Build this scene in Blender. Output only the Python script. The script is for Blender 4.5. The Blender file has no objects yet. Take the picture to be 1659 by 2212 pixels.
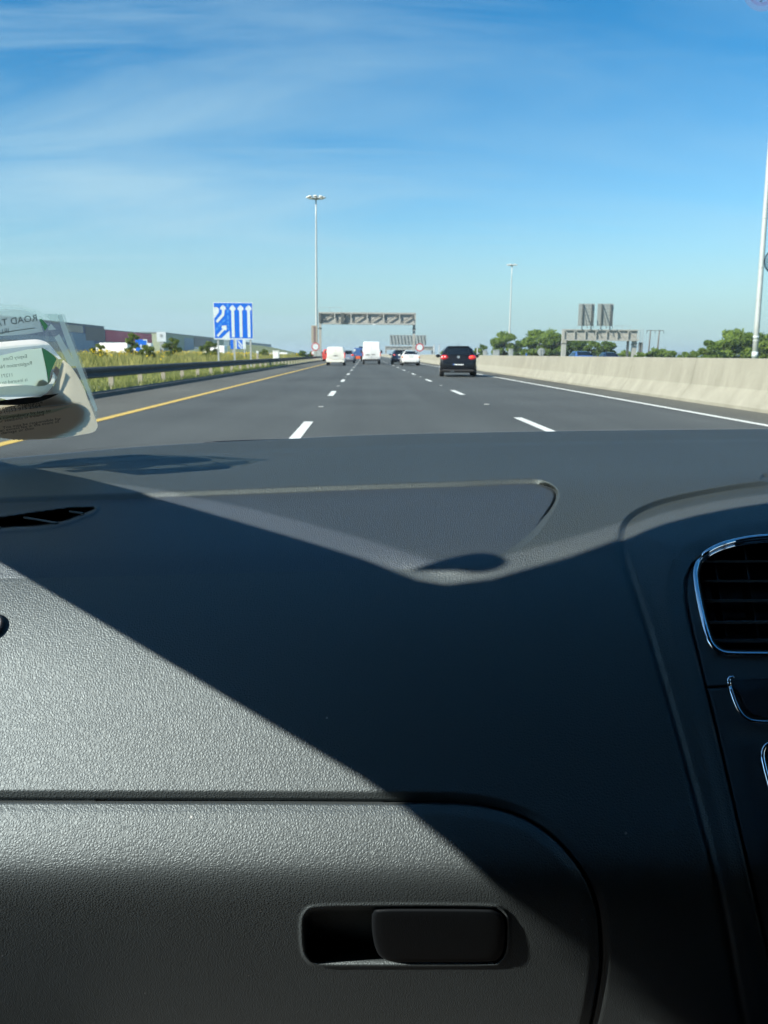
import bpy, bmesh, math, random
import numpy as np
from mathutils import Vector, Matrix

random.seed(7)
rng = np.random.default_rng(7)
scene = bpy.context.scene
COL = scene.collection
R = math.radians

# ------------------------------------------------------------------ camera
W_, H_, F_ = 1659.0, 2212.0, 1804.0           # reference grid of the photograph and focal length in it
EYE = 1.10


def cam_axes(yaw, pitch, roll):
    f = np.array([math.sin(yaw) * math.cos(pitch), math.cos(yaw) * math.cos(pitch), -math.sin(pitch)])
    r = np.array([math.cos(yaw), -math.sin(yaw), 0.0])
    u = np.cross(r, f)
    c, s = math.cos(roll), math.sin(roll)
    # positive roll turns the picture clockwise
    return r * c + u * s, u * c - r * s, f


YAW, PITCH, ROLL = R(1.26), R(10.7), R(0.40)
for _ in range(6):
    cr, cu, cf = cam_axes(YAW, PITCH, ROLL)
    d = np.array([0, 1.0, 0])
    px = W_ / 2 + F_ * d.dot(cr) / d.dot(cf)
    py = H_ / 2 - F_ * d.dot(cu) / d.dot(cf)
    YAW += (px - 789.0) / F_
    PITCH += (py - 764.5) / F_
cr, cu, cf = cam_axes(YAW, PITCH, ROLL)
EYEV = np.array([0, 0, EYE])

cam = bpy.data.cameras.new("camera")
cam.sensor_fit = 'VERTICAL'
cam.sensor_height = 24.0
cam.lens = F_ / H_ * 24.0
cam.clip_start = 0.01
cam.clip_end = 12000
cam.dof.use_dof = True
cam.dof.focus_distance = 0.74
cam.dof.aperture_fstop = cam.lens / 1.35      # a phone's small aperture
camo = bpy.data.objects.new("camera", cam)
COL.objects.link(camo)
m = Matrix.Identity(4)
for i in range(3):
    m[i][0], m[i][1], m[i][2], m[i][3] = cr[i], cu[i], -cf[i], EYEV[i]
camo.matrix_world = m
scene.camera = camo

# ------------------------------------------------------------------ light
SUN = np.array([-0.68, -0.45, 0.58])
SUN /= np.linalg.norm(SUN)
w = bpy.data.worlds.new("World")
scene.world = w
w.use_nodes = True
nt = w.node_tree
nt.nodes.clear()


def N(nt, t, **kw):
    n = nt.nodes.new(t)
    for k, v in kw.items():
        if k.startswith('i_'):
            n.inputs[k[2:].replace('_', ' ')].default_value = v
        else:
            setattr(n, k, v)
    return n


def sky_nodes(nt):
    L = nt.links.new
    out = N(nt, 'ShaderNodeOutputWorld')
    bg = N(nt, 'ShaderNodeBackground')
    bg.inputs['Strength'].default_value = 0.099
    sky = N(nt, 'ShaderNodeTexSky', sky_type='NISHITA', sun_disc=False)
    sky.sun_elevation = math.asin(SUN[2])
    sky.sun_rotation = math.atan2(SUN[0], SUN[1])
    sky.air_density = 1.0
    sky.dust_density = 0.1
    sky.ozone_density = 2.2
    # thin cirrus: noise on the direction projected to a high flat layer
    tc = N(nt, 'ShaderNodeTexCoord')
    sep = N(nt, 'ShaderNodeSeparateXYZ')
    L(tc.outputs['Generated'], sep.inputs[0])
    den = N(nt, 'ShaderNodeMath', operation='ADD'); den.inputs[1].default_value = 0.14
    L(sep.outputs['Z'], den.inputs[0])
    dx = N(nt, 'ShaderNodeMath', operation='DIVIDE'); L(sep.outputs['X'], dx.inputs[0]); L(den.outputs[0], dx.inputs[1])
    dy = N(nt, 'ShaderNodeMath', operation='DIVIDE'); L(sep.outputs['Y'], dy.inputs[0]); L(den.outputs[0], dy.inputs[1])
    cmb = N(nt, 'ShaderNodeCombineXYZ'); L(dx.outputs[0], cmb.inputs[0]); L(dy.outputs[0], cmb.inputs[1])
    mp = N(nt, 'ShaderNodeMapping'); mp.inputs['Rotation'].default_value = (0, 0, R(22)); mp.inputs['Scale'].default_value = (0.55, 1.5, 1)
    L(cmb.outputs[0], mp.inputs[0])
    n1 = N(nt, 'ShaderNodeTexNoise'); n1.inputs['Scale'].default_value = 0.8; n1.inputs['Detail'].default_value = 7; n1.inputs['Roughness'].default_value = 0.55; n1.inputs['Distortion'].default_value = 0.7
    L(mp.outputs[0], n1.inputs['Vector'])
    mr = N(nt, 'ShaderNodeMapRange'); mr.inputs['From Min'].default_value = 0.42; mr.inputs['From Max'].default_value = 0.68; mr.inputs['To Max'].default_value = 0.55
    L(n1.outputs['Fac'], mr.inputs['Value'])
    mp3 = N(nt, 'ShaderNodeMapping'); mp3.inputs['Rotation'].default_value = (0, 0, R(-14)); mp3.inputs['Scale'].default_value = (0.8, 4.2, 1)
    L(cmb.outputs[0], mp3.inputs[0])
    n3 = N(nt, 'ShaderNodeTexNoise'); n3.inputs['Scale'].default_value = 1.1; n3.inputs['Detail'].default_value = 8; n3.inputs['Roughness'].default_value = 0.6; n3.inputs['Distortion'].default_value = 0.5
    L(mp3.outputs[0], n3.inputs['Vector'])
    m3 = N(nt, 'ShaderNodeMapRange'); m3.inputs['From Min'].default_value = 0.45; m3.inputs['From Max'].default_value = 0.75; m3.inputs['To Max'].default_value = 0.42
    L(n3.outputs['Fac'], m3.inputs['Value'])
    mrs = mr
    mr = N(nt, 'ShaderNodeMath', operation='MAXIMUM'); L(mrs.outputs[0], mr.inputs[0]); L(m3.outputs[0], mr.inputs[1])
    # more veil to the left of the road
    lf = N(nt, 'ShaderNodeMapRange'); lf.inputs['From Min'].default_value = 0.35; lf.inputs['From Max'].default_value = -0.35; lf.inputs['To Min'].default_value = 0.30; lf.inputs['To Max'].default_value = 1.25
    L(sep.outputs['X'], lf.inputs['Value'])
    mm = N(nt, 'ShaderNodeMath', operation='MULTIPLY'); L(mr.outputs[0], mm.inputs[0]); L(lf.outputs[0], mm.inputs[1])
    # small low clouds near the horizon
    mp2 = N(nt, 'ShaderNodeMapping'); mp2.inputs['Scale'].default_value = (9, 9, 42)
    L(tc.outputs['Generated'], mp2.inputs[0])
    n2 = N(nt, 'ShaderNodeTexNoise'); n2.inputs['Scale'].default_value = 1.0; n2.inputs['Detail'].default_value = 4
    L(mp2.outputs[0], n2.inputs['Vector'])
    m2 = N(nt, 'ShaderNodeMapRange'); m2.inputs['From Min'].default_value = 0.56; m2.inputs['From Max'].default_value = 0.72; m2.inputs['To Max'].default_value = 0.35
    L(n2.outputs['Fac'], m2.inputs['Value'])
    band = N(nt, 'ShaderNodeMapRange'); band.inputs['From Min'].default_value = 0.14; band.inputs['From Max'].default_value = 0.07
    L(sep.outputs['Z'], band.inputs['Value'])
    side = N(nt, 'ShaderNodeMapRange'); side.inputs['From Min'].default_value = -0.18; side.inputs['From Max'].default_value = -0.34
    L(sep.outputs['X'], side.inputs['Value'])
    b1 = N(nt, 'ShaderNodeMath', operation='MULTIPLY'); L(m2.outputs[0], b1.inputs[0]); L(band.outputs[0], b1.inputs[1])
    b2 = N(nt, 'ShaderNodeMath', operation='MULTIPLY'); L(b1.outputs[0], b2.inputs[0]); L(side.outputs[0], b2.inputs[1])
    mx = N(nt, 'ShaderNodeMath', operation='MAXIMUM'); L(mm.outputs[0], mx.inputs[0]); L(b2.outputs[0], mx.inputs[1])
    mix = N(nt, 'ShaderNodeMix', data_type='RGBA')
    L(mx.outputs[0], mix.inputs['Factor'])
    hs = N(nt, 'ShaderNodeHueSaturation'); hs.inputs['Saturation'].default_value = 1.46; hs.inputs['Hue'].default_value = 0.499
    L(sky.outputs[0], hs.inputs['Color'])
    # the air near the horizon is pale blue rather than yellow
    hz = N(nt, 'ShaderNodeMapRange', interpolation_type='SMOOTHSTEP'); hz.inputs['From Min'].default_value = 0.20; hz.inputs['From Max'].default_value = -0.01; hz.inputs['To Max'].default_value = 0.85
    L(sep.outputs['Z'], hz.inputs['Value'])
    hm = N(nt, 'ShaderNodeMix', data_type='RGBA'); L(hz.outputs[0], hm.inputs['Factor']); L(hs.outputs[0], hm.inputs['A'])
    hm.inputs['B'].default_value = (1.75, 3.4, 4.4, 1)
    L(hm.outputs['Result'], mix.inputs['A'])
    mix.inputs['B'].default_value = (3.3, 4.8, 5.9, 1)
    L(mix.outputs['Result'], bg.inputs['Color'])
    L(bg.outputs[0], out.inputs[0])


sky_nodes(nt)
sun = bpy.data.lights.new("sun", 'SUN')
sun.energy = 5.0
sun.angle = R(0.53)
sun.color = (1.0, 0.955, 0.88)
suno = bpy.data.objects.new("sun", sun)
suno.rotation_euler = Vector(SUN).to_track_quat('Z', 'Y').to_euler()
COL.objects.link(suno)

scene.view_settings.view_transform = 'Standard'
scene.view_settings.look = 'None'
scene.view_settings.exposure = 1.4
scene.view_settings.gamma = 1.0
scene.cycles.use_denoising = True
scene.cycles.max_bounces = 7
scene.cycles.diffuse_bounces = 4
scene.cycles.glossy_bounces = 3
scene.cycles.transparent_max_bounces = 16
scene.cycles.volume_bounces = 0
scene.cycles.caustics_reflective = False
scene.cycles.caustics_refractive = False
scene.cycles.sample_clamp_indirect = 6.0


# ------------------------------------------------------------------ helpers: picture grid -> rays
def ray(col, row):
    col = np.asarray(col, float); row = np.asarray(row, float)
    x = (col - W_ / 2) / F_
    y = (H_ / 2 - row) / F_
    return x[..., None] * cr + y[..., None] * cu + cf


def at(col, row, Y):
    """world point seen at (col,row) that lies Y metres ahead"""
    d = ray(col, row)
    t = np.asarray(Y, float) / d[..., 1]
    return EYEV + d * t[..., None]


def proj(P):
    P = np.asarray(P, float) - EYEV
    z = P @ cf
    return W_ / 2 + F_ * (P @ cr) / z, H_ / 2 - F_ * (P @ cu) / z


def pchip(xs, ys):
    xs = np.asarray(xs, float); ys = np.asarray(ys, float)
    h = np.diff(xs); dl = np.diff(ys) / h
    mm = np.zeros_like(xs)
    mm[0], mm[-1] = dl[0], dl[-1]
    for i in range(1, len(xs) - 1):
        if dl[i - 1] * dl[i] <= 0:
            mm[i] = 0
        else:
            w1, w2 = 2 * h[i] + h[i - 1], h[i] + 2 * h[i - 1]
            mm[i] = (w1 + w2) / (w1 / dl[i - 1] + w2 / dl[i])

    def f(x):
        x = np.clip(np.asarray(x, float), xs[0], xs[-1])
        i = np.clip(np.searchsorted(xs, x) - 1, 0, len(h) - 1)
        t = (x - xs[i]) / h[i]
        t2, t3 = t * t, t * t * t
        return (2 * t3 - 3 * t2 + 1) * ys[i] + (t3 - 2 * t2 + t) * h[i] * mm[i] + (-2 * t3 + 3 * t2) * ys[i + 1] + (t3 - t2) * h[i] * mm[i + 1]
    return f


def sstep(x, a=0.0, b=1.0):
    t = np.clip((x - a) / (b - a), 0, 1)
    return t * t * (3 - 2 * t)


def smooth_poly(pts, n=8, closed=False):
    """Catmull-Rom through points"""
    P = [np.array(p, float) for p in pts]
    out = []
    m_ = len(P)
    for i in range(m_ if closed else m_ - 1):
        p0 = P[(i - 1) % m_] if closed or i > 0 else P[0]
        p1 = P[i]; p2 = P[(i + 1) % m_]
        p3 = P[(i + 2) % m_] if closed or i + 2 < m_ else P[-1]
        for k in range(n):
            t = k / n
            out.append(0.5 * ((2 * p1) + (-p0 + p2) * t + (2 * p0 - 5 * p1 + 4 * p2 - p3) * t * t + (-p0 + 3 * p1 - 3 * p2 + p3) * t ** 3))
    if not closed:
        out.append(P[-1])
    return np.array(out)


def seg_dist(px, py, poly, closed=False):
    best = np.full(px.shape, 1e9)
    n = len(poly)
    for i in range(n if closed else n - 1):
        a = poly[i]; b = poly[(i + 1) % n]
        dx, dy = b[0] - a[0], b[1] - a[1]
        l2 = dx * dx + dy * dy + 1e-9
        t = np.clip(((px - a[0]) * dx + (py - a[1]) * dy) / l2, 0, 1)
        dd = (px - a[0] - t * dx) ** 2 + (py - a[1] - t * dy) ** 2
        best = np.minimum(best, dd)
    return np.sqrt(best)


def inside(px, py, poly):
    c = np.zeros(px.shape, bool)
    n = len(poly)
    for i in range(n):
        x1, y1 = poly[i]; x2, y2 = poly[(i + 1) % n]
        cond = ((y1 > py) != (y2 > py))
        c ^= cond & (px < (x2 - x1) * (py - y1) / (y2 - y1 + 1e-12) + x1)
    return c


def sdist(px, py, poly):
    d = seg_dist(px, py, poly, True)
    return np.where(inside(px, py, poly), d, -d)


# ------------------------------------------------------------------ helpers: objects
class MB:
    def __init__(self):
        self.v = []; self.f = []

    def add(self, verts, faces):
        o = len(self.v)
        self.v.extend([tuple(map(float, p)) for p in verts])
        self.f.extend([tuple(i + o for i in f) for f in faces])
        return self

    def box(self, x0, x1, y0, y1, z0, z1, bev=0.0):
        if bev <= 0:
            v = [(x, y, z) for z in (z0, z1) for y in (y0, y1) for x in (x0, x1)]
            return self.add(v, [(0, 2, 3, 1), (4, 5, 7, 6), (0, 1, 5, 4), (2, 6, 7, 3), (0, 4, 6, 2), (1, 3, 7, 5)])
        bm = bmesh.new()
        bmesh.ops.create_cube(bm, size=1.0)
        for q in bm.verts:
            q.co = Vector(((x0 + x1) / 2 + q.co.x * (x1 - x0), (y0 + y1) / 2 + q.co.y * (y1 - y0), (z0 + z1) / 2 + q.co.z * (z1 - z0)))
        bmesh.ops.bevel(bm, geom=bm.edges[:], offset=bev, segments=2, affect='EDGES', profile=0.5)
        bm.verts.index_update()
        self.add([q.co for q in bm.verts], [[q.index for q in f.verts] for f in bm.faces])
        bm.free()
        return self

    def tube(self, path, r, n=8, cap=True):
        path = [np.array(p, float) for p in path]
        rs = r if hasattr(r, '__len__') else [r] * len(path)
        verts = []; faces = []
        ref = None
        for i, p in enumerate(path):
            t = path[min(i + 1, len(path) - 1)] - path[max(i - 1, 0)]
            t = t / (np.linalg.norm(t) + 1e-12)
            if ref is None:
                ref = np.array([1.0, 0, 0]) if abs(t[0]) < 0.8 else np.array([0, 0, 1.0])
            a = ref - t * ref.dot(t); a /= np.linalg.norm(a) + 1e-12
            ref = a
            b = np.cross(t, a)
            for k in range(n):
                g = 2 * math.pi * k / n
                verts.append(p + (a * math.cos(g) + b * math.sin(g)) * rs[i])
        for i in range(len(path) - 1):
            for k in range(n):
                k2 = (k + 1) % n
                faces.append((i * n + k, i * n + k2, (i + 1) * n + k2, (i + 1) * n + k))
        if cap:
            faces.append(tuple(range(n))[::-1])
            faces.append(tuple((len(path) - 1) * n + k for k in range(n)))
        return self.add(verts, faces)

    def bar(self, a, b, w, h):
        """rectangular bar from a to b"""
        a = np.array(a, float); b = np.array(b, float)
        t = (b - a) / np.linalg.norm(b - a)
        ref = np.array([0, 1.0, 0]) if abs(t[1]) < 0.8 else np.array([0, 0, 1.0])
        s = np.cross(t, ref); s /= np.linalg.norm(s); u = np.cross(s, t)
        v = []
        for p in (a, b):
            for i, j in ((-1, -1), (1, -1), (1, 1), (-1, 1)):
                v.append(p + s * i * w / 2 + u * j * h / 2)
        return self.add(v, [(0, 1, 2, 3), (7, 6, 5, 4), (0, 4, 5, 1), (1, 5, 6, 2), (2, 6, 7, 3), (3, 7, 4, 0)])

    def prism(self, poly, axis, a, b):
        """2D polygon extruded between a and b along axis ('x','y','z')"""
        def mk(p, q):
            return {'x': (q, p[0], p[1]), 'y': (p[0], q, p[1]), 'z': (p[0], p[1], q)}[axis]
        n = len(poly)
        v = [mk(p, a) for p in poly] + [mk(p, b) for p in poly]
        f = [tuple(range(n))[::-1], tuple(range(n, 2 * n))]
        for i in range(n):
            j = (i + 1) % n
            f.append((i, j, n + j, n + i))
        return self.add(v, f)

    def ellipsoid(self, c, r, nu=14, nv=8):
        v = []; f = []
        for j in range(nv + 1):
            ph = -math.pi / 2 + math.pi * j / nv
            for i in range(nu):
                th = 2 * math.pi * i / nu
                v.append((c[0] + r[0] * math.cos(ph) * math.cos(th), c[1] + r[1] * math.cos(ph) * math.sin(th), c[2] + r[2] * math.sin(ph)))
        for j in range(nv):
            for i in range(nu):
                i2 = (i + 1) % nu
                f.append((j * nu + i, j * nu + i2, (j + 1) * nu + i2, (j + 1) * nu + i))
        return self.add(v, f)

    def cyl(self, c, axis, r, h, n=20, r2=None):
        """cylinder centred at c"""
        r2 = r if r2 is None else r2
        v = []
        for s, rr in ((-0.5, r), (0.5, r2)):
            for k in range(n):
                g = 2 * math.pi * k / n
                a, b = rr * math.cos(g), rr * math.sin(g)
                p = {'x': (s * h, a, b), 'y': (a, s * h, b), 'z': (a, b, s * h)}[axis]
                v.append((c[0] + p[0], c[1] + p[1], c[2] + p[2]))
        f = [tuple(range(n))[::-1], tuple(range(n, 2 * n))]
        for k in range(n):
            k2 = (k + 1) % n
            f.append((k, k2, n + k2, n + k))
        return self.add(v, f)

    def build(self, name, mat, parent=None, smooth=False, fix=True, angle=None):
        me = bpy.data.meshes.new(name)
        me.from_pydata(self.v, [], self.f)
        if fix:
            bm = bmesh.new(); bm.from_mesh(me)
            bmesh.ops.recalc_face_normals(bm, faces=bm.faces[:])
            bm.to_mesh(me); bm.free()
        if mat:
            me.materials.append(mat)
        if smooth:
            me.polygons.foreach_set('use_smooth', [True] * len(me.polygons))
            if angle:
                me.set_sharp_from_angle(angle=R(angle))
        me.update()
        o = bpy.data.objects.new(name, me)
        COL.objects.link(o)
        if parent is not None:
            o.parent = parent
        return o


def raw_mesh(name, verts, faces, mat, parent=None, normals=None, smooth=True):
    """big numpy meshes: verts n x 3, faces m x k (k = 3 or 4)"""
    me = bpy.data.meshes.new(name)
    verts = np.ascontiguousarray(verts, np.float32); faces = np.ascontiguousarray(faces, np.int32)
    k = faces.shape[1]
    me.vertices.add(len(verts)); me.vertices.foreach_set('co', verts.ravel())
    me.loops.add(faces.size); me.loops.foreach_set('vertex_index', faces.ravel())
    me.polygons.add(len(faces))
    me.polygons.foreach_set('loop_start', np.arange(0, faces.size, k, dtype=np.int32))
    me.polygons.foreach_set('loop_total', np.full(len(faces), k, np.int32))
    me.polygons.foreach_set('use_smooth', np.full(len(faces), smooth, bool))
    me.update(calc_edges=True)
    me.validate()
    if mat:
        me.materials.append(mat)
    if normals is not None:
        me.normals_split_custom_set_from_vertices(np.asarray(normals, np.float32).tolist())
    o = bpy.data.objects.new(name, me)
    COL.objects.link(o)
    if parent is not None:
        o.parent = parent
    return o


def tag(o, label=None, cat=None, group=None, kind=None):
    if label: o['label'] = label
    if cat: o['category'] = cat
    if group: o['group'] = group
    if kind: o['kind'] = kind
    return o


def thing(name, label, cat, loc=(0, 0, 0), rz=0.0, group=None):
    o = bpy.data.objects.new(name, None)
    o.location = loc; o.rotation_euler = (0, 0, rz)
    o.empty_display_size = 0.2
    COL.objects.link(o)
    return tag(o, label, cat, group)


def dup(o, parent=None):
    c = o.copy(); COL.objects.link(c)
    if parent is not None:
        c.parent = parent
    for ch in list(o.children):
        dup(ch, c)
    return c


# ------------------------------------------------------------------ materials
def mat(name, color=(0.5, 0.5, 0.5), rough=0.6, metal=0.0, spec=0.5, var=0.0, scale=3.0, bump=0.0, bscale=40.0, stretch=(1, 1, 1), color2=None, emit=None, coat=0.0):
    m = bpy.data.materials.new(name)
    m.use_nodes = True
    nt = m.node_tree
    L = nt.links.new
    p = nt.nodes['Principled BSDF']
    p.inputs['Base Color'].default_value = (*color, 1)
    p.inputs['Roughness'].default_value = rough
    p.inputs['Metallic'].default_value = metal
    p.inputs['Specular IOR Level'].default_value = spec
    p.inputs['Coat Weight'].default_value = coat
    p.inputs['Coat Roughness'].default_value = 0.05
    tc = N(nt, 'ShaderNodeTexCoord')
    if var > 0 or color2:
        mp = N(nt, 'ShaderNodeMapping'); mp.inputs['Scale'].default_value = stretch
        L(tc.outputs['Object'], mp.inputs[0])
        no = N(nt, 'ShaderNodeTexNoise'); no.inputs['Scale'].default_value = scale; no.inputs['Detail'].default_value = 6; no.inputs['Roughness'].default_value = 0.6
        L(mp.outputs[0], no.inputs['Vector'])
        mr = N(nt, 'ShaderNodeMapRange'); mr.inputs['From Min'].default_value = 0.3; mr.inputs['From Max'].default_value = 0.7
        L(no.outputs['Fac'], mr.inputs['Value'])
        mx = N(nt, 'ShaderNodeMix', data_type='RGBA')
        L(mr.outputs[0], mx.inputs['Factor'])
        c2 = color2 if color2 else tuple(c * (1 + var) for c in color)
        c1 = color if color2 else tuple(c * (1 - var) for c in color)
        mx.inputs['A'].default_value = (*c1, 1); mx.inputs['B'].default_value = (*c2, 1)
        L(mx.outputs['Result'], p.inputs['Base Color'])
    if bump > 0:
        nb = N(nt, 'ShaderNodeTexNoise'); nb.inputs['Scale'].default_value = bscale; nb.inputs['Detail'].default_value = 4
        L(tc.outputs['Object'], nb.inputs['Vector'])
        b = N(nt, 'ShaderNodeBump'); b.inputs['Strength'].default_value = bump; b.inputs['Distance'].default_value = 0.02
        L(nb.outputs['Fac'], b.inputs['Height']); L(b.outputs[0], p.inputs['Normal'])
    if emit:
        p.inputs['Emission Color'].default_value = (*emit[:3], 1); p.inputs['Emission Strength'].default_value = emit[3]
    return m


def leather(name, color, rough, cell, depth, dust=True, spec=0.3, gloss=0.060, gloss_r=0.60):
    m = mat(name, color, rough, spec=spec)
    nt = m.node_tree; L = nt.links.new
    p = nt.nodes['Principled BSDF']
    tc = N(nt, 'ShaderNodeTexCoord')
    wn = N(nt, 'ShaderNodeTexNoise'); wn.inputs['Scale'].default_value = cell * 0.5; wn.inputs['Detail'].default_value = 2
    L(tc.outputs['Object'], wn.inputs['Vector'])
    sc = N(nt, 'ShaderNodeVectorMath', operation='SCALE'); sc.inputs['Scale'].default_value = 1.2 / cell
    L(wn.outputs['Color'], sc.inputs[0])
    ad = N(nt, 'ShaderNodeVectorMath', operation='ADD')
    L(tc.outputs['Object'], ad.inputs[0]); L(sc.outputs[0], ad.inputs[1])
    vo = N(nt, 'ShaderNodeTexVoronoi', feature='DISTANCE_TO_EDGE'); vo.inputs['Scale'].default_value = cell
    L(ad.outputs[0], vo.inputs['Vector'])
    mr = N(nt, 'ShaderNodeMapRange', interpolation_type='SMOOTHSTEP'); mr.inputs['From Max'].default_value = 0.32
    L(vo.outputs['Distance'], mr.inputs['Value'])
    fine = N(nt, 'ShaderNodeTexNoise'); fine.inputs['Scale'].default_value = cell * 3; fine.inputs['Detail'].default_value = 2
    L(tc.outputs['Object'], fine.inputs['Vector'])
    s2 = N(nt, 'ShaderNodeMath', operation='MULTIPLY_ADD'); s2.inputs[1].default_value = 0.35
    L(fine.outputs['Fac'], s2.inputs[0]); L(mr.outputs[0], s2.inputs[2])
    b = N(nt, 'ShaderNodeBump'); b.inputs['Strength'].default_value = 1.0; b.inputs['Distance'].default_value = depth
    L(s2.outputs[0], b.inputs['Height']); L(b.outputs[0], p.inputs['Normal'])
    gl = N(nt, 'ShaderNodeBsdfGlossy'); gl.inputs['Color'].default_value = (0.84, 0.99, 1.0, 1); gl.inputs['Roughness'].default_value = gloss_r
    L(b.outputs[0], gl.inputs['Normal'])
    mxs = N(nt, 'ShaderNodeMixShader'); mxs.inputs[0].default_value = gloss
    L(p.outputs[0], mxs.inputs[1]); L(gl.outputs[0], mxs.inputs[2]); L(mxs.outputs[0], nt.nodes['Material Output'].inputs['Surface'])
    if dust:
        dv = N(nt, 'ShaderNodeTexVoronoi', feature='F1'); dv.inputs['Scale'].default_value = 38
        L(tc.outputs['Object'], dv.inputs['Vector'])
        dm = N(nt, 'ShaderNodeMapRange'); dm.inputs['From Min'].default_value = 0.050; dm.inputs['From Max'].default_value = 0.025
        L(dv.outputs['Distance'], dm.inputs['Value'])
        sel = N(nt, 'ShaderNodeSeparateColor'); L(dv.outputs['Color'], sel.inputs[0])
        gt = N(nt, 'ShaderNodeMath', operation='GREATER_THAN'); gt.inputs[1].default_value = 0.72
        L(sel.outputs[0], gt.inputs[0])
        ml = N(nt, 'ShaderNodeMath', operation='MULTIPLY'); L(dm.outputs[0], ml.inputs[0]); L(gt.outputs[0], ml.inputs[1])
        big = N(nt, 'ShaderNodeTexNoise'); big.inputs['Scale'].default_value = 7; big.inputs['Detail'].default_value = 5
        L(tc.outputs['Object'], big.inputs['Vector'])
        bm_ = N(nt, 'ShaderNodeMapRange'); bm_.inputs['From Min'].default_value = 0.35; bm_.inputs['From Max'].default_value = 0.75
        L(big.outputs['Fac'], bm_.inputs['Value'])
        mx = N(nt, 'ShaderNodeMix', data_type='RGBA'); L(bm_.outputs[0], mx.inputs['Factor'])
        mx.inputs['A'].default_value = (*color, 1); mx.inputs['B'].default_value = (*[c * 1.18 for c in color], 1)
        m2 = N(nt, 'ShaderNodeMix', data_type='RGBA'); L(ml.outputs[0], m2.inputs['Factor'])
        L(mx.outputs['Result'], m2.inputs['A']); m2.inputs['B'].default_value = (0.22, 0.22, 0.21, 1)
        L(m2.outputs['Result'], p.inputs['Base Color'])
    return m


def clear_pane(name, c):
    m = bpy.data.materials.new(name); m.use_nodes = True
    nt = m.node_tree; nt.nodes.clear()
    o = N(nt, 'ShaderNodeOutputMaterial'); t = N(nt, 'ShaderNodeBsdfTransparent')
    t.inputs['Color'].default_value = (*c, 1)
    nt.links.new(t.outputs[0], o.inputs['Surface'])
    return m


def film(name, tint, gloss, haze_w=0.0, haze_c=(0.8, 0.85, 0.85), rough=0.08):
    """thin clear plastic: transparent with a little gloss and milky scatter"""
    m = bpy.data.materials.new(name); m.use_nodes = True
    nt = m.node_tree; nt.nodes.clear(); L = nt.links.new
    o = N(nt, 'ShaderNodeOutputMaterial'); t = N(nt, 'ShaderNodeBsdfTransparent'); t.inputs['Color'].default_value = (*tint, 1)
    g = N(nt, 'ShaderNodeBsdfGlossy'); g.inputs['Roughness'].default_value = rough
    tr = N(nt, 'ShaderNodeBsdfTranslucent'); tr.inputs['Color'].default_value = (*haze_c, 1)
    df = N(nt, 'ShaderNodeBsdfDiffuse'); df.inputs['Color'].default_value = (*haze_c, 1)
    h = N(nt, 'ShaderNodeMixShader'); h.inputs[0].default_value = 0.5
    L(tr.outputs[0], h.inputs[1]); L(df.outputs[0], h.inputs[2])
    a = N(nt, 'ShaderNodeMixShader'); a.inputs[0].default_value = haze_w
    L(t.outputs[0], a.inputs[1]); L(h.outputs[0], a.inputs[2])
    b = N(nt, 'ShaderNodeMixShader'); b.inputs[0].default_value = gloss
    L(a.outputs[0], b.inputs[1]); L(g.outputs[0], b.inputs[2])
    L(b.outputs[0], o.inputs['Surface'])
    return m


def paper(name, color, trans=0.5, color_t=None):
    m = bpy.data.materials.new(name); m.use_nodes = True
    nt = m.node_tree; nt.nodes.clear(); L = nt.links.new
    o = N(nt, 'ShaderNodeOutputMaterial')
    tr = N(nt, 'ShaderNodeBsdfTranslucent'); tr.inputs['Color'].default_value = (*(color_t or color), 1)
    df = N(nt, 'ShaderNodeBsdfDiffuse')
    tc = N(nt, 'ShaderNodeTexCoord')
    no = N(nt, 'ShaderNodeTexNoise'); no.inputs['Scale'].default_value = 60; no.inputs['Detail'].default_value = 5
    L(tc.outputs['Object'], no.inputs['Vector'])
    mx = N(nt, 'ShaderNodeMix', data_type='RGBA'); L(no.outputs['Fac'], mx.inputs['Factor'])
    mx.inputs['A'].default_value = (*[c * 0.9 for c in color], 1); mx.inputs['B'].default_value = (*[min(1, c * 1.08) for c in color], 1)
    L(mx.outputs['Result'], df.inputs['Color'])
    a = N(nt, 'ShaderNodeMixShader'); a.inputs[0].default_value = trans
    L(df.outputs[0], a.inputs[1]); L(tr.outputs[0], a.inputs[2])
    L(a.outputs[0], o.inputs['Surface'])
    return m


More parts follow.
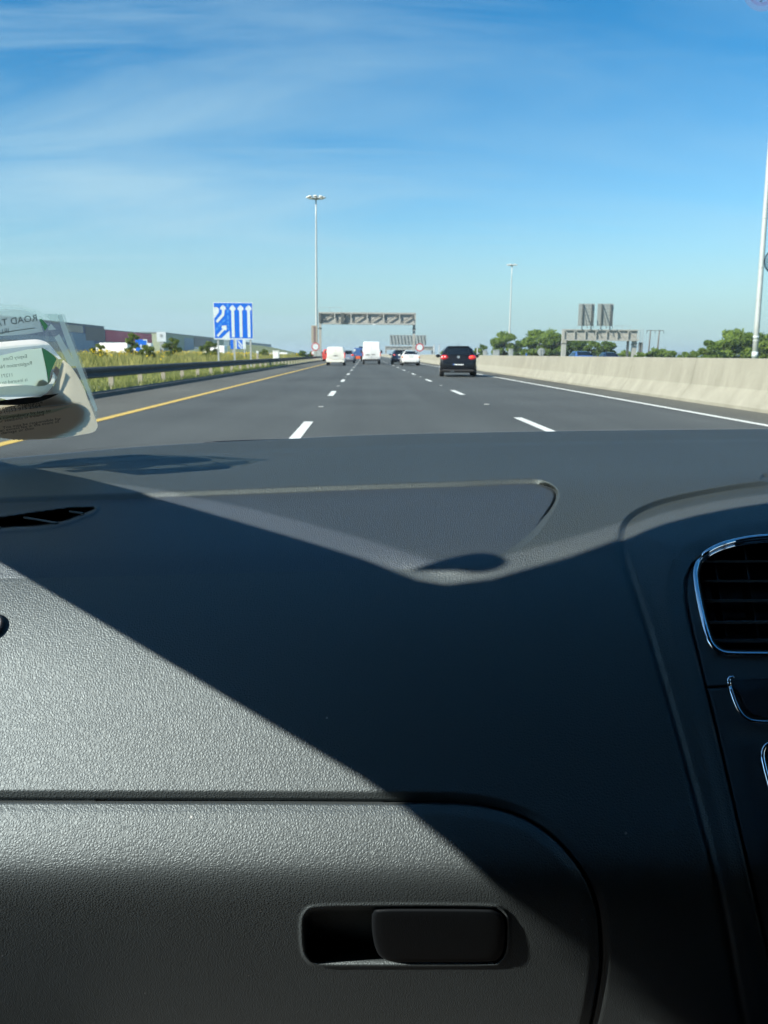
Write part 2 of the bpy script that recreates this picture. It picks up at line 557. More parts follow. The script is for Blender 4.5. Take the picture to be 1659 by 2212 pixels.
def asphalt(name, base, tint=(1.0, 1.02, 1.0)):
    m = mat(name, base, 0.82, spec=0.35)
    nt = m.node_tree; L = nt.links.new; p = nt.nodes['Principled BSDF']
    tc = N(nt, 'ShaderNodeTexCoord')
    mp = N(nt, 'ShaderNodeMapping'); mp.inputs['Scale'].default_value = (1.0, 0.035, 1.0)
    L(tc.outputs['Object'], mp.inputs[0])
    n1 = N(nt, 'ShaderNodeTexNoise'); n1.inputs['Scale'].default_value = 0.9; n1.inputs['Detail'].default_value = 5
    L(mp.outputs[0], n1.inputs['Vector'])
    n2 = N(nt, 'ShaderNodeTexNoise'); n2.inputs['Scale'].default_value = 55; n2.inputs['Detail'].default_value = 3
    L(tc.outputs['Object'], n2.inputs['Vector'])
    n3 = N(nt, 'ShaderNodeTexNoise'); n3.inputs['Scale'].default_value = 0.22; n3.inputs['Detail'].default_value = 4
    L(tc.outputs['Object'], n3.inputs['Vector'])
    a = N(nt, 'ShaderNodeMath', operation='ADD'); L(n1.outputs['Fac'], a.inputs[0]); L(n2.outputs['Fac'], a.inputs[1])
    a2 = N(nt, 'ShaderNodeMath', operation='ADD'); L(a.outputs[0], a2.inputs[0]); L(n3.outputs['Fac'], a2.inputs[1])
    mr = N(nt, 'ShaderNodeMapRange'); mr.inputs['From Min'].default_value = 1.1; mr.inputs['From Max'].default_value = 1.9
    mr.inputs['To Min'].default_value = 0.70; mr.inputs['To Max'].default_value = 1.28
    L(a2.outputs[0], mr.inputs['Value'])
    sc = N(nt, 'ShaderNodeVectorMath', operation='SCALE'); sc.inputs[0].default_value = tuple(b * t for b, t in zip(base, tint))
    L(mr.outputs[0], sc.inputs['Scale']); L(sc.outputs[0], p.inputs['Base Color'])
    b = N(nt, 'ShaderNodeBump'); b.inputs['Strength'].default_value = 0.4; b.inputs['Distance'].default_value = 0.01
    L(n2.outputs['Fac'], b.inputs['Height']); L(b.outputs[0], p.inputs['Normal'])
    return m


def foliage(name, dark, light, scale=0.6, trans=0.3):
    m = bpy.data.materials.new(name); m.use_nodes = True
    nt = m.node_tree; nt.nodes.clear(); L = nt.links.new
    o = N(nt, 'ShaderNodeOutputMaterial')
    tc = N(nt, 'ShaderNodeTexCoord')
    no = N(nt, 'ShaderNodeTexNoise'); no.inputs['Scale'].default_value = scale; no.inputs['Detail'].default_value = 6; no.inputs['Roughness'].default_value = 0.7
    L(tc.outputs['Object'], no.inputs['Vector'])
    mr = N(nt, 'ShaderNodeMapRange'); mr.inputs['From Min'].default_value = 0.32; mr.inputs['From Max'].default_value = 0.68
    L(no.outputs['Fac'], mr.inputs['Value'])
    mx = N(nt, 'ShaderNodeMix', data_type='RGBA'); L(mr.outputs[0], mx.inputs['Factor'])
    mx.inputs['A'].default_value = (*dark, 1); mx.inputs['B'].default_value = (*light, 1)
    df = N(nt, 'ShaderNodeBsdfDiffuse'); tr = N(nt, 'ShaderNodeBsdfTranslucent')
    L(mx.outputs['Result'], df.inputs['Color']); L(mx.outputs['Result'], tr.inputs['Color'])
    a = N(nt, 'ShaderNodeMixShader'); a.inputs[0].default_value = trans
    L(df.outputs[0], a.inputs[1]); L(tr.outputs[0], a.inputs[2])
    L(a.outputs[0], o.inputs['Surface'])
    return m


M = {}
M['dash'] = leather('dash_leather', (0.020, 0.025, 0.0265), 0.60, 430, 0.00023)
M['pad'] = leather('dash_pad_leather', (0.016, 0.021, 0.029), 0.60, 470, 0.00022)
M['door'] = leather('glovebox_leather', (0.020, 0.025, 0.0265), 0.60, 430, 0.00023)
M['handle'] = mat('handle_plastic', (0.003, 0.0045, 0.0058), 0.65, spec=0.15, bump=0.15, bscale=900)
M['trim'] = leather('console_trim', (0.010, 0.011, 0.013), 0.55, 900, 0.00012, dust=False, gloss=0.06)
M['black'] = mat('black_plastic', (0.008, 0.008, 0.009), 0.5, bump=0.1, bscale=600)
M['chrome'] = mat('chrome', (0.72, 0.75, 0.80), 0.12, metal=1.0)
M['lining'] = mat('headliner', (0.028, 0.026, 0.024), 0.95, var=0.2, scale=80)
M['body_in'] = mat('body_paint', (0.03, 0.033, 0.04), 0.35, coat=0.6, var=0.05)
M['pane'] = clear_pane('windscreen_glass', (0.916, 0.918, 0.908))
M['frit'] = mat('frit_black', (0.004, 0.004, 0.005), 0.4)
M['asphalt'] = asphalt('road_asphalt', (0.080, 0.085, 0.084))
M['shoulder'] = asphalt('shoulder_asphalt', (0.108, 0.106, 0.094))
M['white_line'] = mat('white_road_paint', (0.72, 0.73, 0.68), 0.7, var=0.12, scale=6)
M['yellow_line'] = mat('yellow_road_paint', (0.62, 0.43, 0.10), 0.7, var=0.12, scale=6)
M['stud'] = mat('road_stud', (0.45, 0.45, 0.42), 0.4)
M['concrete'] = mat('barrier_concrete', (0.265, 0.253, 0.20), 0.85, color2=(0.35, 0.333, 0.268), scale=1.3, stretch=(2.2, 1.5, 0.35), bump=0.3, bscale=25)
M['joint'] = mat('barrier_joint', (0.15, 0.14, 0.11), 0.9, var=0.3, scale=4)
M['kerb'] = mat('kerb_stone', (0.10, 0.10, 0.09), 0.9, var=0.3, scale=2)
M['galv'] = mat('galvanised_steel', (0.42, 0.44, 0.43), 0.5, metal=0.25, var=0.12, scale=4)
M['post_tan'] = mat('weathered_post', (0.34, 0.31, 0.25), 0.8, var=0.2, scale=5)
M['rail'] = mat('weathered_rail', (0.055, 0.062, 0.066), 0.7, metal=0.0, var=0.25, scale=2.5)
M['mast'] = mat('mast_steel', (0.50, 0.53, 0.52), 0.45, metal=0.2, var=0.08, scale=2)
M['gantry'] = mat('gantry_steel', (0.40, 0.40, 0.37), 0.6, metal=0.1, var=0.12, scale=1.5)
M['gantry_dark'] = mat('gantry_dark', (0.08, 0.09, 0.09), 0.7)
M['gantry_brace'] = mat('gantry_brace', (0.20, 0.20, 0.19), 0.7, var=0.1)
M['mesh_panel'] = mat('gantry_mesh', (0.36, 0.355, 0.33), 0.8, var=0.2, scale=3)
M['sign_blue'] = mat('sign_blue', (0.0, 0.125, 0.62), 0.4, var=0.04)
M['sign_lblue'] = mat('sign_pale_blue', (0.06, 0.26, 0.72), 0.4)
M['sign_white'] = mat('sign_white', (0.62, 0.68, 0.70), 0.45, var=0.04)
M['sign_red'] = mat('sign_red', (0.50, 0.06, 0.07), 0.45)
M['sign_back'] = mat('sign_back', (0.33, 0.36, 0.35), 0.6, metal=0.1, var=0.12, scale=2)
M['cabinet'] = mat('cabinet_tan', (0.36, 0.32, 0.26), 0.7, var=0.1)
M['white_paint'] = mat('white_paint', (0.80, 0.80, 0.78), 0.35, coat=0.4, var=0.03, scale=1.5)
M['cream_paint'] = mat('cream_white_paint', (0.78, 0.76, 0.68), 0.35, coat=0.4, var=0.03, scale=1.5)
M['black_paint'] = mat('black_blue_paint', (0.003, 0.004, 0.007), 0.4, spec=0.3, coat=0.25)
M['navy_paint'] = mat('navy_paint', (0.012, 0.022, 0.055), 0.25, coat=0.8)
M['silver_paint'] = mat('silver_paint', (0.30, 0.33, 0.40), 0.3, metal=0.5, coat=0.6)
M['blue_paint'] = mat('blue_paint', (0.05, 0.12, 0.32), 0.3, coat=0.6)
M['orange_paint'] = mat('orange_paint', (0.75, 0.12, 0.03), 0.4)
M['red_paint'] = mat('red_paint', (0.55, 0.07, 0.06), 0.4)
M['car_glass'] = mat('car_glass', (0.008, 0.011, 0.014), 0.08, spec=0.8)
M['tail_red'] = mat('tail_light_red', (0.85, 0.03, 0.035), 0.12, coat=1.0)
M['tail_glint'] = mat('tail_light_glint', (0.85, 0.70, 0.62), 0.1, coat=1.0)  # sun glint on the left lamp, put into the lens colour
M['amber'] = mat('amber_lens', (0.8, 0.22, 0.02), 0.15, coat=1.0)
M['plate'] = mat('number_plate', (0.78, 0.79, 0.78), 0.4)
M['plate_dark'] = mat('number_plate_shaded', (0.18, 0.18, 0.17), 0.5)
M['tyre'] = mat('tyre_rubber', (0.012, 0.012, 0.013), 0.85)
M['alloy'] = mat('alloy_rim', (0.55, 0.56, 0.56), 0.3, metal=0.7)
M['dark_trim'] = mat('dark_trim', (0.02, 0.02, 0.022), 0.7)
M['grass_ground'] = mat('grass_ground', (0.075, 0.10, 0.028), 0.95, color2=(0.16, 0.17, 0.05), scale=0.35, bump=0.5, bscale=4)
M['field'] = mat('field_ground', (0.07, 0.10, 0.035), 0.95, color2=(0.13, 0.14, 0.05), scale=0.02)
M['grass'] = foliage('grass_blades', (0.20, 0.24, 0.07), (0.42, 0.42, 0.16), 0.5, 0.35)
M['weeds'] = foliage('tall_weeds', (0.20, 0.23, 0.06), (0.50, 0.45, 0.18), 0.28, 0.35)
M['ragwort'] = foliage('ragwort_flowers', (0.62, 0.42, 0.02), (0.85, 0.62, 0.05), 0.6, 0.3)
M['leaf1'] = foliage('leaves_bright', (0.10, 0.17, 0.03), (0.30, 0.40, 0.09), 0.35, 0.5)
M['leaf2'] = foliage('leaves_mid', (0.07, 0.13, 0.025), (0.23, 0.32, 0.07), 0.3, 0.5)
M['leaf3'] = foliage('leaves_sapling', (0.10, 0.14, 0.03), (0.26, 0.32, 0.09), 0.9, 0.5)
M['bark'] = mat('bark', (0.07, 0.055, 0.04), 0.9, var=0.3, scale=5)
M['wood'] = mat('pole_wood', (0.13, 0.115, 0.10), 0.9, var=0.2, scale=3)
M['clad_navy'] = mat('navy_cladding', (0.045, 0.09, 0.25), 0.6, var=0.12, scale=0.2)
M['clad_grey'] = mat('grey_cladding', (0.27, 0.34, 0.44), 0.6, var=0.1, scale=0.3)
M['clad_maroon'] = mat('maroon_cladding', (0.85, 0.03, 0.11), 0.6, var=0.1, scale=0.3)
M['clad_olive'] = mat('olive_cladding', (0.36, 0.39, 0.26), 0.6, var=0.1, scale=0.3)
M['clad_brown'] = mat('brown_cladding', (0.19, 0.13, 0.13), 0.6, var=0.1, scale=0.3)
M['clad_teal'] = mat('teal_cladding', (0.17, 0.24, 0.27), 0.6, var=0.1, scale=0.3)
M['dark_glass'] = mat('dark_glazing', (0.012, 0.02, 0.03), 0.12, spec=0.7)
M['roof_grey'] = mat('roof_grey', (0.22, 0.23, 0.24), 0.7)
M['hill'] = mat('hill_grass', (0.10, 0.13, 0.045), 0.95, color2=(0.16, 0.18, 0.07), scale=0.05)
M['far_hill'] = mat('far_hills', (0.03, 0.045, 0.06), 0.95, var=0.3, scale=0.004)
M['beige_card'] = paper('beige_card', (0.68, 0.62, 0.54), 0.82, (0.95, 0.88, 0.78))
M['white_paper'] = paper('white_paper', (0.90, 0.92, 0.90), 0.75, (0.99, 0.99, 0.99))
M['slip_paper'] = paper('slip_paper', (0.70, 0.78, 0.70), 0.78, (0.90, 0.96, 0.89))
M['green_paper'] = paper('green_paper', (0.26, 0.48, 0.34), 0.7)
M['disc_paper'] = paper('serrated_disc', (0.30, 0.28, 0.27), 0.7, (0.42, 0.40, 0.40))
M['ink'] = mat('ink', (0.012, 0.012, 0.014), 0.8)
M['ink_soft'] = mat('ink_faint', (0.14, 0.18, 0.20), 0.8)
M['ink_pale'] = mat('ink_pale', (0.34, 0.40, 0.38), 0.8)
M['film'] = film('clear_film', (0.95, 0.99, 0.98), 0.04, 0.08)
M['film_milky'] = film('milky_film', (0.92, 0.97, 0.97), 0.05, 0.30, (0.85, 0.95, 0.97))
M['sticker'] = film('sticker_film', (0.90, 0.95, 1.0), 0.03, 0.18, (0.85, 0.85, 0.95))
M['sticker_red'] = film('sticker_red', (0.98, 0.86, 0.94), 0.02, 0.16, (0.75, 0.45, 0.6))
M['speck'] = film('fly_specks', (0.75, 0.76, 0.76), 0.0, 0.25, (0.35, 0.35, 0.33))
M['rubber_clear'] = film('suction_rubber', (0.72, 0.76, 0.78), 0.10, 0.35, (0.35, 0.38, 0.40))

# ================================================================== THE CAR WE SIT IN
car = thing('car', 'dark grey car cabin seen from inside: grained dashboard, glovebox and chrome ringed air vent', 'car')

COLK = {  # rows of the dashboard's long lines at several columns of the picture
    'cowl': [(-800, 1075), (-300, 1012), (0, 990), (120, 980), (330, 963), (600, 949), (830, 939), (1250, 931), (1659, 927), (2200, 925), (4300, 960)],
    'ridge': [(-800, 1110), (0, 1083), (330, 1074), (700, 1060), (1000, 1051), (1150, 1047), (1659, 1033), (4300, 1015)],
    'seam': [(-800, 1262), (0, 1250), (870, 1229), (1659, 1208), (4300, 1180)],
}
RC = np.array([939., 1050., 1230., 1730., 2212., 2800.])   # the same lines at the centre column
kf = {k: pchip([p[0] for p in v], [p[1] for p in v]) for k, v in COLK.items()}
def fall(row):
    """tangent of the angle under the horizontal at which a row of the centre column is seen"""
    d = ray(np.full(np.shape(row), 830.0), row)
    return -d[..., 2] / d[..., 1]


def run_profile(Y0, rows, slopes):
    """distance of the surface along the rows from the slope (degrees from level) it has there"""
    rr = np.arange(rows[0], rows[-1] + 1.0, 1.0)
    T = fall(rr); sl = np.radians(pchip(rows, slopes)(rr))
    Y = [Y0]
    for k in range(1, len(rr)):
        sm = 0.5 * (sl[k] + sl[k - 1]); Tm = 0.5 * (T[k] + T[k - 1])
        Y.append(Y[-1] * (1 - (T[k] - T[k - 1]) * math.cos(sm) / (math.sin(sm) + Tm * math.cos(sm))))
    return rr, np.array(Y)


_top = ([939, 966, 1010, 1050, 1095, 1140, 1185, 1230], [1.180, 1.115, 1.000, 0.915, 0.858, 0.815, 0.782, 0.757])
_r1, _y1 = run_profile(0.757, [1230, 1270, 1330, 1400, 1500, 1600, 1700, 1740, 1765, 1800, 1835, 1862, 1888, 1920, 1965, 2080, 2212, 2400], [27, 33, 40, 45.5, 50, 53, 54, 54, 55, 58, 64, 74, 94, 112, 121, 124, 124.5, 124.5])
Yprof_dash = pchip(_top[0] + list(_r1[10::10]) + [2800], _top[1] + list(_y1[10::10]) + [_y1[-1] + 0.10])
_r2, _y2 = run_profile(float(np.interp(1730, _r1, _y1)) - 0.001, [1730, 1738, 1748, 1765, 1800, 1835, 1862, 1888, 1920, 1965, 2080, 2212, 2400], [45, 46, 47, 50, 56, 63, 73, 94, 112, 121, 124, 124.5, 124.5])
Yprof_door = pchip([1690] + list(_r2[::4]) + [2800], [float(np.interp(1690, _r1, _y1))] + list(_y2[::4]) + [_y2[-1] + 0.10])
print('door', _y2[0], _y2.min(), np.interp(2212, _r2, _y2), 'dash', np.interp([1500, 1700, 2212], _r1, _y1))

GLOVE = [(-420, 1729), (0, 1729), (500, 1730), (829, 1732)] + [tuple(p) for p in smooth_poly(
    [(829, 1732), (960, 1733), (1040, 1740), (1110, 1758), (1165, 1786), (1215, 1828), (1262, 1890), (1288, 1955), (1297, 2028), (1297, 2090), (1286, 2163), (1272, 2225), (1240, 2320), (1180, 2420)], 5)] + [(1000, 2520), (-420, 2520)]
PAD = [(-500, 1098), (0, 1087), (330, 1076), (700, 1062), (1000, 1052)] + [tuple(p) for p in smooth_poly(
    [(1000, 1052), (1110, 1047), (1165, 1047), (1190, 1053), (1201, 1066), (1195, 1090), (1165, 1131), (1130, 1164), (1085, 1196), (1050, 1209), (980, 1220), (900, 1227)], 5)] + [(870, 1229), (0, 1250), (-500, 1258)]
CREASE = smooth_poly([(4200, 990), (1900, 1018), (1659, 1043), (1550, 1058), (1450, 1078), (1390, 1098), (1355, 1122), (1342, 1152), (1346, 1190), (1370, 1265), (1400, 1360), (1450, 1530), (1500, 1710), (1560, 1950), (1610, 2212), (1680, 2500), (1740, 2800)], 5)
TRIM = [tuple(p) for p in smooth_poly([(2300, 1165), (1659, 1168), (1580, 1180), (1530, 1196), (1500, 1216), (1483, 1248), (1480, 1285), (1488, 1335), (1510, 1430), (1540, 1550), (1590, 1765), (1640, 1985), (1690, 2212), (1760, 2560)], 6)] + [(2300, 2560)]
RING = smooth_poly([(2010, 1158), (1800, 1154), (1659, 1159), (1600, 1166), (1548, 1181), (1515, 1203), (1502, 1230), (1503, 1262), (1514, 1320), (1527, 1370), (1538, 1394), (1555, 1408), (1580, 1413), (1659, 1414), (1800, 1414), (1990, 1412), (2040, 1380), (2060, 1280), (2050, 1190)], 6, True)
SIDEV = smooth_poly([(-110, 1140), (-60, 1127), (0, 1119), (81, 1107), (150, 1098), (191, 1096), (204, 1098), (196, 1104), (178, 1111), (142, 1125), (85, 1136), (0, 1141), (-70, 1146)], 5, True)
RECESS = smooth_poly([(655, 1990), (662, 1972), (680, 1962), (760, 1959), (900, 1958), (1050, 1960), (1080, 1966), (1094, 1984), (1096, 2020), (1093, 2055), (1080, 2076), (1055, 2082), (900, 2083), (760, 2083), (690, 2082), (665, 2068), (656, 2040)], 4, True)


def row_to_rc(col, row):
    k = np.stack([kf['cowl'](col), kf['ridge'](col), kf['seam'](col), np.full(np.shape(col), 1730.), np.full(np.shape(col), 2212.), np.full(np.shape(col), 2800.)], -1)
    out = np.empty(np.shape(row)); row = np.asarray(row, float)
    out[:] = RC[-1]
    done = np.zeros(np.shape(row), bool)
    for i in range(5):
        t = (row - k[..., i]) / (k[..., i + 1] - k[..., i])
        sel = (~done) & (t < 1)
        out = np.where(sel, RC[i] + t * (RC[i + 1] - RC[i]), out)
        done |= sel
    return np.maximum(out, RC[0])


def rc_to_row(col, rc):
    k = np.stack([kf['cowl'](col), kf['ridge'](col), kf['seam'](col), np.full(np.shape(col), 1730.), np.full(np.shape(col), 2212.), np.full(np.shape(col), 2800.)], -1)
    row = np.zeros(np.shape(rc))
    for i in range(5):
        t = (rc - RC[i]) / (RC[i + 1] - RC[i])
        sel = (t >= 0) & (t <= 1)
        row = np.where(sel, k[..., i] * (1 - t) + k[..., i + 1] * t, row)
    return row


def base_pos(col, row):
    """point of the dashboard's plain surface under a picture position"""
    col = np.asarray(col, float); row = np.asarray(row, float)
    rc = row_to_rc(col, row)
    Y = Yprof_dash(rc)
    sd = sdist(col, row, GLOVE)
    Y = Y + (Yprof_door(rc) - Y) * sstep(sd, 0, 30)
    wgt = np.interp(rc, [939, 1050, 1230, 1500], [1, 0.5, 0.12, 0])
    lf = np.clip((700 - col) / 700, 0, 2.2)
    Y = Y * (1 - 0.085 * wgt * lf ** 2 * np.where(lf > 1, 1 / np.maximum(lf, 1), 1))
    return at(col, row, Y)


def gauss2(col, row, c, r, sx, sy, ang):
    a = R(ang); x = col - c; y = row - r
    u = x * math.cos(a) + y * math.sin(a); v = -x * math.sin(a) + y * math.cos(a)
    return np.exp(-(u / sx) ** 2 - (v / sy) ** 2)


def features(col, row):
    rc = row_to_rc(col, row)
    D = np.zeros(np.shape(col))
    # cowl lip
    D += -0.0040 * (1 - sstep(rc, 961, 968))
    # glovebox gap, and the dashboard's edge turning under just above it
    g = sdist(col, row, GLOVE)
    D += -0.010 * np.exp(-(g / np.where(row < 1742, 3.4, 2.3)) ** 2)
    turn = 1 - 0.75 * sstep(row, 1736, 1790)
    D += -0.0075 * turn * sstep(g, -24, -2) * (g < 0) + -0.0065 * np.exp(-(np.maximum(g, 0) / 3.0) ** 2) * (g >= 0) * 0.5
    # airbag cover sits lower than the top of the dashboard
    p = sdist(col, row, PAD)
    topw = sstep(col, 1205, 1150)
    width = 5 + 7.5 * topw
    low = 1 - sstep(row, 1120, 1228)
    low2 = 1 - sstep(row, 1165, 1222)
    D += -0.0054 * np.clip(p / width + 1.05, 0, 1) * low
    D += -0.0050 * np.exp(-((p - 1) / 2.2) ** 2) * (1 - topw) * low2 * sstep(col, 1060, 1110)
    # thin mould line below the cover
    sm = row - kf['seam'](col)
    D += -0.0004 * np.exp(-(sm / 2.2) ** 2) * (1 - sstep(col, 820, 900))
    # dimple where the cover's edge dies away
    D += 0.0028 * gauss2(col, row, 1008, 1224, 90, 22, -5)
    D += -0.0016 * gauss2(col, row, 905, 1236, 60, 12, 8)
    # console swelling
    sdc = seg_dist(col, row, CREASE)
    poly = np.vstack([CREASE, [[4400, 2800], [4400, 990]]])
    ins = inside(col, row, poly)
    s = np.where(ins, sdc, -sdc)
    topc = 1 - sstep(row, 1120, 1220)
    D += 0.0012 * (1 - topc) * sstep(s, -10, 14) - 0.0062 * topc * np.clip((s + 6) / 13, 0, 1) + (0.007 + 0.004 * topc) * sstep(s, 8, 120)
    D += -0.0026 * (1 - topc) * np.exp(-((s + 1) / 9.0) ** 2)
    # trim panel let into the console
    t = sdist(col, row, TRIM)
    D += -0.0030 * sstep(t, -4, 2) - 0.004 * np.exp(-(t / 3.0) ** 2)
    D += -0.012 * sstep(t, -45, -4) * (t < 2) * 0.4 - 0.0048 * (t >= 2)
    # split between two trim pieces
    D += -0.003 * np.exp(-((row - (1486 - 0.06 * (col - 1535))) / 2.0) ** 2) * (t > 0)
    # vent mouth
    r = sdist(col, row, RING)
    D += -0.045 * sstep(r, 8, 14)
    # demister grille at the far left
    v = sdist(col, row, SIDEV)
    D += -0.022 * sstep(v, 0, 4) + 0.0018 * np.exp(-((v + 5) / 5.0) ** 2)
    # recess of the glovebox handle
    h = sdist(col, row, RECESS)
    dep = np.minimum(sstep(h, 0, 8), sstep(2085 - row, 0, 46))
    D += -0.023 * dep + 0.0012 * np.exp(-((h + 3) / 4.0) ** 2)
    return D


def surf_normals(P):
    du = np.gradient(P, axis=1); dv = np.gradient(P, axis=0)
    n = np.cross(du, dv)
    n /= np.linalg.norm(n, axis=-1, keepdims=True) + 1e-15
    flip = np.sum(n * (EYEV - P), -1, keepdims=True) < 0
    return np.where(flip, -n, n)


def plain_normal(col, row, e=4.0):
    a = base_pos(col + e, row) - base_pos(col - e, row)
    b = base_pos(col, row + e) - base_pos(col, row - e)
    n = np.cross(a, b); n /= np.linalg.norm(n, axis=-1, keepdims=True)
    flip = np.sum(n * (EYEV - base_pos(col, row)), -1, keepdims=True) < 0
    return np.where(flip, -n, n)


def displaced(B, n, D):
    """raise the surface by D measured across it (slid along the line towards the seat, so outlines keep their places)"""
    v = EYEV - B; v /= np.linalg.norm(v, axis=-1, keepdims=True)
    nv = np.clip(np.sum(n * v, -1), 0.30, 1.0)
    return B + v * (np.asarray(D) / nv)[..., None]


def dash_at(col, row, lift):
    """point a given height over the plain dashboard"""
    col = np.atleast_1d(np.asarray(col, float)); row = np.atleast_1d(np.asarray(row, float))
    return displaced(base_pos(col, row), plain_normal(col, row), np.zeros(col.shape) + lift)


def dash_point(col, row, lift=0.0):
    """point on the finished dashboard under a picture position"""
    col = np.atleast_1d(np.asarray(col, float)); row = np.atleast_1d(np.asarray(row, float))
    return displaced(base_pos(col, row), plain_normal(col, row), features(col, row) + lift)


def build_dashboard():
    cols = np.concatenate([np.arange(-760, -40, 36.), np.arange(-40, 1700, 2.6), np.arange(1704, 2360, 12.), np.arange(2380, 4300, 80.)])
    rcs = np.concatenate([np.arange(939, 2224, 2.6), np.arange(2230, 2800, 24.)])
    C, RCG = np.meshgrid(cols, rcs)
    ROW = rc_to_row(C, RCG)
    B = base_pos(C, ROW)
    n0 = surf_normals(B)
    D = features(C, ROW)
    P = displaced(B, n0, D)
    n1 = surf_normals(P)
    nr, nc = C.shape
    # group of every face by its centre
    cc = (C[:-1, :-1] + C[1:, 1:]) / 2; rr = (ROW[:-1, :-1] + ROW[1:, 1:]) / 2
    glove = inside(cc, rr, GLOVE); trim = inside(cc, rr, TRIM); pad = inside(cc, rr, PAD)
    vent = sdist(cc, rr, RING) > 7; sidev = inside(cc, rr, SIDEV)
    grp = np.zeros(cc.shape, int)
    grp[pad] = 1; grp[glove] = 2; grp[trim] = 3; grp[vent] = 4; grp[sidev] = 5
    idx = np.arange(nr * nc).reshape(nr, nc)
    quads = np.stack([idx[:-1, :-1], idx[:-1, 1:], idx[1:, 1:], idx[1:, :-1]], -1)
    V = P.reshape(-1, 3); NN = n1.reshape(-1, 3)
    # keep winding towards the viewer
    q0 = quads[5, 100]
    if np.dot(np.cross(V[q0[1]] - V[q0[0]], V[q0[2]] - V[q0[0]]), NN[q0[0]]) < 0:
        quads = quads[..., ::-1]
    names = {0: ('dashboard', 'dash'), 1: ('airbag_cover', 'pad'), 2: ('glovebox_door', 'door'), 3: ('console_trim', 'trim'), 4: ('air_vent', 'black'), 5: ('demister_vent', 'black')}
    res = {}
    for g, (nm, mt) in names.items():
        fq = quads[grp == g].reshape(-1, 4)
        used, inv = np.unique(fq, return_inverse=True)
        res[nm] = raw_mesh(nm, V[used], inv.reshape(-1, 4), M[mt], car, NN[used])
    res['glovebox_door']['label'] = 'grained glovebox lid with a rounded upper edge and latch recess'
    return res


parts = build_dashboard()

# chrome ring round the air vent, blades and vanes in it
rn = plain_normal(RING[:, 0], RING[:, 1])
ringf = dash_point(RING[:, 0], RING[:, 1], 0.0012)
mb = MB(); mb.tube(list(ringf) + [ringf[0]], 0.0026, 10, cap=False)
inner = ringf - rn * 0.004
cen = inner.mean(0)
inner = cen + (inner - cen) * 0.975
mb.tube(list(inner) + [inner[0]], 0.0016, 8, cap=False)
mb.build('chrome_ring', M['chrome'], parts['air_vent'], True)
for r0 in (1215, 1258, 1301, 1348, 1388):
    cs = np.linspace(1522 + (r0 - 1215) * 0.09, 2030, 24)
    pts = dash_at(cs, np.full(24, float(r0)), -0.008)
    mb = MB()
    vv = []; ff = []
    for p in pts:
        for dy, dz in ((0, 0), (0, 0.0022), (0.020, -0.003), (0.020, -0.0052)):
            vv.append(p + np.array([0, dy, dz]))
    for i in range(len(pts) - 1):
        a, b = i * 4, (i + 1) * 4
        ff += [(a, b, b + 1, a + 1), (a + 1, b + 1, b + 2, a + 2), (a + 2, b + 2, b + 3, a + 3), (a + 3, b + 3, b, a)]
    mb.add(vv, ff); mb.build('slat', M['trim'], parts['air_vent'])
for c0 in (1570, 1640, 1720, 1800, 1880, 1960):
    a = base_pos(np.array([c0 - 10.]), np.array([1180.]))[0] + np.array([0, 0.034, 0])
    b = base_pos(np.array([c0 + 24.]), np.array([1405.]))[0] + np.array([0, 0.030, 0])
    mb = MB(); mb.bar(a, b, 0.0016, 0.012); mb.build('vane', M['black'], parts['air_vent'])
# demister slats
for (c0, r0), (c1, r1) in (((52, 1118), (150, 1134)), ((150, 1105), (245, 1118)), ((-60, 1130), (30, 1146))):
    cs = np.linspace(c0, c1, 20); rs = np.linspace(r0, r1, 20)
    k = sdist(cs, rs, SIDEV) > -1
    if k.sum() < 2:
        continue
    pp = dash_at(cs[k], rs[k], -0.003)
    MB().tube(list(pp), 0.0012, 6).build('slat', M['trim'], parts['demister_vent'], True)

# glovebox handle: a rounded flap filling the right two thirds of the recess
def flap():
    o = smooth_poly([(803, 1985), (806, 1970), (820, 1963), (900, 1962), (1040, 1963), (1072, 1967), (1089, 1982), (1092, 2020), (1089, 2050), (1078, 2070), (1050, 2078), (900, 2079), (850, 2078), (824, 2068), (812, 2050), (805, 2020)], 4, True)
    c = o.mean(0)
    rings = []
    for sc, lift in ((1.0, -0.014), (1.0, -0.003), (0.992, -0.0008), (0.975, 0.0010), (0.94, 0.0020), (0.85, 0.0026), (0.6, 0.0029), (0.3, 0.0030)):
        qx = c[0] + (o[:, 0] - c[0]) * (1 - (1 - sc) * 0.45); qy = c[1] + (o[:, 1] - c[1]) * sc
        rings.append(dash_at(qx, qy, lift))
    vv = np.vstack(rings); n = len(o); ff = []
    for i in range(len(rings) - 1):
        for k in range(n):
            k2 = (k + 1) % n
            ff.append((i * n + k, i * n + k2, (i + 1) * n + k2, (i + 1) * n + k))
    ff.append(tuple((len(rings) - 1) * n + k for k in range(n)))
    mb = MB(); mb.add(vv, ff)
    return mb.build('handle', M['handle'], parts['glovebox_door'], True)


flap()

# switch panel with its chrome edge, second chrome framed control below it
def chrome_line(pts, lift=0.004, r=0.0017, name='chrome_edge', parent=None):
    p = smooth_poly(pts, 6)
    q_ = dash_point(p[:, 0], p[:, 1], lift)
    return MB().tube(list(q_), r, 8).build(name, M['chrome'], parent, True)


